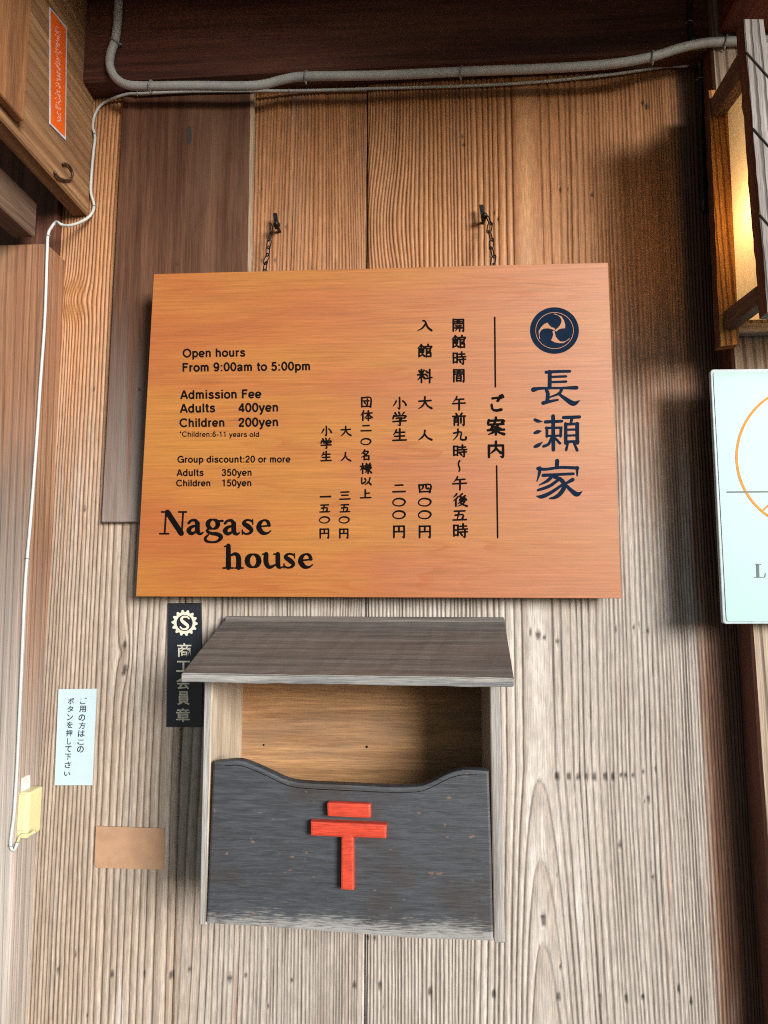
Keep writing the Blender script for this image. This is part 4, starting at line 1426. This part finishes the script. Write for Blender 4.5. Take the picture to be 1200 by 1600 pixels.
# ------------------------------------------------------------------ conduit, wire and black cable
def cable(name, pts, r, mat, label, cat, clips, clip_r, clip_mat, n=12):
    P = [at(*p) for p in pts]
    root = empty(name, P[0], label, cat)
    bm = bmesh.new()
    path = [V(p) for p in catmull(P, 6)]
    tube(bm, path, r, n)
    obj('tube' if r > 0.004 else 'strand', bm, mat, root, True)
    for (px, py, Y) in clips:
        c = at(px, py, Y)
        i = min(range(1, len(path) - 1), key=lambda k: (path[k] - c).length)
        c = path[i]
        t = (path[i + 1] - path[i - 1]).normalized()
        u = V((0, 1, 0)) - t * t.y
        u.normalize()
        v = t.cross(u)
        bm = bmesh.new()
        sh_ = 0.20
        loop = [c + (u * math.cos(2 * math.pi * k / 16) * 1.0 + v * math.sin(2 * math.pi * k / 16) + t * 0.25 * math.sin(2 * math.pi * k / 16)) * (r + clip_r * 0.8) for k in range(16)]
        tube(bm, loop, clip_r, 6, True)
        a0 = c + v * (r + clip_r * 0.8)
        tube(bm, [a0, a0 + v * r * 0.5 + u * r * 0.6], clip_r, 6)
        tube(bm, [c - v * (r + clip_r * 0.8), c - v * (r + clip_r * 0.8) - v * r * 0.5 + u * r * 0.6], clip_r, 6)
        obj('clip', bm, clip_mat, root, True)
    return root


yc = YL - 0.009
cable('conduit', [(186, -25, yc), (184, 28, yc), (180, 62, yc), (173, 84, yc), (172, 104, yc), (181, 122, yc), (199, 132.5, yc), (226, 134.5, yc), (300, 134, yc), (380, 134.5, yc),
                  (412, 132, yc), (444, 124, yc), (478, 119.5, yc), (600, 117.5, yc), (720, 112, yc), (850, 107, yc), (950, 100.5, yc - 0.004), (1018, 89, yc - 0.008),
                  (1060, 76, yc - 0.008), (1100, 67.5, yc - 0.008), (1140, 65, YR - 0.008), (1200, 63, YR - 0.008), (1300, 60, YR - 0.008)],
      0.0079, M['conduit'], 'thick grey conduit bending along the lintel beam', 'conduit',
      [(179, 66, yc), (231, 134, yc), (476, 120, yc), (721, 112, yc), (1019, 89, yc - 0.008), (1136, 65, YR - 0.008)], 0.0017, M['clip'], 14)
yw, ywl = -0.006, YP - 0.003
cable('wire', [(1075, 103, -0.008), (1040, 104, yw), (1000, 110, yw), (950, 117, yw), (830, 129, yw), (720, 134.5, yw), (600, 138, yw), (480, 141.5, yw), (400, 142, yw - 0.012), (300, 143, yw - 0.014),
               (222, 146, yw - 0.016), (195, 148, yw - 0.01), (162, 161, yw), (149, 178, yw), (145, 198, yw), (148.5, 213, yw), (146, 238, yw), (143, 272, yw), (142, 300, yw), (147, 322, yw),
               (141, 337, yw - 0.006), (126, 347, yw - 0.02), (108, 352.5, -0.05), (96, 351, -0.075), (88, 347, ywl), (80, 356, ywl), (75, 368, ywl), (73.5, 400, ywl), (70, 500, ywl),
               (63, 600, ywl), (56.5, 700, ywl), (48, 810, ywl), (42.5, 872, ywl), (38.5, 930, ywl), (33, 1060, ywl), (28.5, 1160, ywl), (26, 1210, ywl), (22, 1270, ywl), (17, 1312, ywl), (18, 1326, ywl), (23, 1327, ywl), (27, 1317, ywl)],
      0.0027, M['wire'], 'thin pale wire under the conduit and down the left post to the yellow box', 'wire',
      [(450, 142, yw), (217, 146, yw - 0.016), (147, 211, yw), (147, 323, yw), (75, 369, ywl), (42.5, 872, ywl), (18, 1322, ywl)], 0.0008, M['clip'], 8)
yk = YL - 0.004
cable('black_cable', [(1077, -20, yk), (1078, 30, yk), (1079, 52, yk), (1084, 66, yk), (1091, 84, -0.03), (1093.5, 105, -0.012), (1095, 150, -0.010), (1096, 230, -0.010), (1100, 330, -0.010)],
      0.0046, M['blackcable'], 'black cable running down the dark corner beside the right post', 'cable', [(1079, 36, yk), (1094, 125, -0.010)], 0.0008, M['clip'], 10)

# ------------------------------------------------------------------ paper lantern on the right post
YB_, YF_ = YR - 0.022, YR - 0.18        # front faces of the back and front frames
lroot = empty('lantern', at(1180, 540, YR), 'lit paper lantern in a rough wooden frame on the right post', 'lantern')


def frame_post(q, Y, depth, mats, cords):
    c = [at(x, y, Y) for x, y in q]
    bm = bmesh.new()
    # ragged adzed stick: rings down the length with small offsets
    rr = random.Random(int(q[0][0]))
    nR = 26
    rows = []
    for i in range(nR + 1):
        t = i / nR
        l, r = c[0].lerp(c[3], t), c[1].lerp(c[2], t)
        j = 0.0009
        l = l + V((rr.uniform(-j, j), rr.uniform(-j, j) * 0.5, 0)); r = r + V((rr.uniform(-j, j), rr.uniform(-j, j) * 0.5, 0))
        rows.append([bm.verts.new(p) for p in (l, r, r + V((0, depth, 0)), l + V((rr.uniform(-j, j), depth, 0)))])
    fs = []
    for i in range(nR):
        for k in range(4):
            f = bm.faces.new((rows[i][k], rows[i][(k + 1) % 4], rows[i + 1][(k + 1) % 4], rows[i + 1][k]))
            fs.append(f)
            if k == 3:
                f.material_index = 1
    fs += [bm.faces.new(rows[0][::-1]), bm.faces.new(rows[-1])]
    bmesh.ops.recalc_face_normals(bm, faces=fs)
    o = obj('frame_post', bm, mats, lroot)
    for t in cords:
        bm = bmesh.new()
        l, r = c[0].lerp(c[3], t), c[1].lerp(c[2], t + 0.09)
        tube(bm, [l + V((-0.001, 0.0, 0)), l + V((0, -0.001, 0)), r + V((0, -0.001, 0)), r + V((0.001, 0, 0))], 0.0013, 5)
        obj('binding_cord', bm, M['cord'], o)
    return o


frame_post([(1162, 30), (1194, 30), (1232, 488), (1200, 488)], YF_, 0.026, [M['lampwood'], M['rside']], [0.12, 0.385, 0.68])
frame_post([(1108, 141), (1136, 139), (1154, 538), (1125, 541)], YB_, 0.021, [M['lampglow'], M['rside']], [])
# right-hand posts of the frame, beyond the picture edge
LW = 0.20
for (q, Y, d) in (([(1162, 30), (1194, 30), (1232, 488), (1200, 488)], YF_, 0.026), ([(1108, 141), (1136, 139), (1154, 538), (1125, 541)], YB_, 0.021)):
    c = [at(x, y, Y) + V((LW, 0, 0)) for x, y in q]
    bm = bmesh.new()
    slab(bm, c, V((0, d, 0)), 0.001)
    obj('frame_post', bm, [M['lampwood']], lroot)
# side rails from the front post to the back post
def rail(f4, b4, xoff, name='side_rail'):
    bm = bmesh.new()
    F = [at(x, y, YF_ + 0.0265) for x, y in f4]
    B = [at(x, y, YB_ - 0.0005) for x, y in b4]
    w = V((0.020, 0, 0))
    F = [p + V((xoff, 0, 0)) for p in F]
    B = [p + V((xoff, 0, 0)) for p in B]
    hexa(bm, [F[0], F[0] + w, F[1] + w, F[1], B[0], B[0] + w, B[1] + w, B[1]], 0.0012)
    return obj(name, bm, M['lamprail'], lroot)


for dx_ in (0.0, LW):
    rail([(1152, 84), (1154, 126)], [(1112, 152), (1114, 183)], dx_)
    rail([(1181, 447), (1182, 477)], [(1131, 486), (1132, 515)], dx_)
# front and back rails
for (pl_, pr_, Y, hgt) in (((1196, 66), (1330, 60), YF_ + 0.004, 0.022), ((1228, 446), (1370, 446), YF_ + 0.004, 0.022), ((1137, 165), (1300, 160), YB_ + 0.003, 0.018), ((1153, 505), (1330, 506), YB_ + 0.003, 0.017)):
    bm = bmesh.new()
    a_, b__ = at(*pl_, Y), at(*pr_, Y)
    b__.z = a_.z
    b__.x = a_.x + LW - 0.028
    slab(bm, [a_, b__, b__ - V((0, 0, hgt)), a_ - V((0, 0, hgt))], V((0, 0.016, 0)), 0.001)
    obj('cross_rail', bm, M['lampback'], lroot)
# paper box just inside the frame
pa, pb_ = at(1137, 170, YB_ - 0.004), at(1153, 500, YB_ - 0.004)
fa, fb = at(1168, 75, YF_ + 0.03), at(1203, 455, YF_ + 0.03)
bm = bmesh.new()
ww = LW - 0.016
hexa(bm, [fa + V((0.012, 0, 0)), fa + V((ww, 0, 0)), fb + V((ww, 0, 0)), fb + V((0.012, 0, 0)),
          V((pa.x, pa.y, pa.z)), V((fa.x + ww, pa.y, pa.z)), V((fb.x + ww, pa.y, pb_.z)), V((pb_.x, pa.y, pb_.z))], 0.0)
obj('paper_shade', bm, M['lamp'], lroot)
bc = V(((pa.x + fa.x + ww) / 2, (pa.y + fa.y) / 2, pa.z * 0.42 + pb_.z * 0.58))
bm = bmesh.new()
tube(bm, [bc + V((0, 0, z)) for z in (-0.030, -0.027, -0.018, -0.004, 0.012, 0.024, 0.034, 0.050)], [0.003, 0.012, 0.020, 0.024, 0.021, 0.014, 0.011, 0.011], 16)
obj('bulb', bm, M['bulb'], lroot, True)
pl_l = bpy.data.lights.new('bulb_light', 'POINT')
pl_l.energy = 0.30
pl_l.color = (1.0, 0.60, 0.25)
pl_l.shadow_soft_size = 0.012
plo = bpy.data.objects.new('bulb_light', pl_l)
COL.objects.link(plo)
plo.location = bc + V((-0.035, 0, 0)) - Vector(lroot.location)
plo.parent = lroot

# ------------------------------------------------------------------ acrylic sign on the right post
YA = YR - 0.035
AP = Plane(V((0, YA, 1)), V((0, -1, 0)))
aroot = empty('acrylic_sign', at(1265, 972, YA), 'pale frosted acrylic sign with orange ring, on the right post below the lantern', 'sign')
cq = [(1110, 577), (1402, 574), (1428, 974), (1130, 975)]
def rounded(q, r):
    out = []
    for i in range(4):
        p0, p1, p2 = Vector(q[i - 1]), Vector(q[i]), Vector(q[(i + 1) % 4])
        d0, d1 = (p0 - p1).normalized(), (p2 - p1).normalized()
        a, b = p1 + d0 * r, p1 + d1 * r
        for k in range(6):
            t = k / 5
            out.append((a.lerp(p1, t)).lerp(p1.lerp(b, t), t))
    return out


bm = bmesh.new()
prism(bm, [AP.hit(p.x, p.y) for p in rounded(cq, 6)], V((0, 0.008, 0)), 0.0012, 0)
obj('edge_panel', bm, M['acryledge'], aroot)
bm = bmesh.new()
ins = [(cq[0][0] + 4, cq[0][1] + 4), (cq[1][0] - 4, cq[1][1] + 4), (cq[2][0] - 4, cq[2][1] - 4), (cq[3][0] + 5, cq[3][1] - 4)]
prism(bm, [AP.hit(p.x, p.y, 0.0012) for p in rounded(ins, 5)], V((0, 0.0012, 0)), 0.0, 0)
obj('face_panel', bm, M['acryl'], aroot)
bm = bmesh.new()
ribbon(bm, [(1261.5 + 111 * math.cos(2 * math.pi * k / 48), 714 + 111 * math.sin(2 * math.pi * k / 48), 3.8) for k in range(48)], AP, 0.0016, None, 2, 0, True)
ribbon(bm, [(1190.5, 799, 2.6), (1199, 791, 2.8), (1222, 776, 2.8), (1250, 768, 2.4)], AP, 0.0017, None, 4)
obj('ring_print', bm, M['orangeline'], aroot)
bm = bmesh.new()
ribbon(bm, [(1136, 769, 2.1), (1390, 767, 2.1)], AP, 0.0018, None, 3)
obj('rule_line', bm, M['greyline'], aroot)
bm = bmesh.new()
for i, st in enumerate(([(1183.3, 882.5, 4.2), (1183.8, 901, 4.2)], [(1179.5, 882.2, 1.0), (1188.5, 882.0, 1.0)], [(1179, 902, 1.2), (1194, 901.8, 1.2)], [(1194.5, 901.5, 1.2), (1195.4, 896, 1.0)])):
    ribbon(bm, st, AP, 0.0018 + 0.00002 * i, None, 4)
obj('lettering', bm, M['greyline'], aroot)
for sx_, sy_ in ((1150, 600), (1362, 600), (1168, 950), (1385, 950)):
    bm = bmesh.new()
    p = AP.hit(sx_ + 30, sy_)
    tube(bm, [V((p.x, YA + 0.0085, p.z)), V((p.x, YR + 0.001, p.z))], 0.006, 12)
    obj('standoff', bm, M['acryledge'], aroot, True)
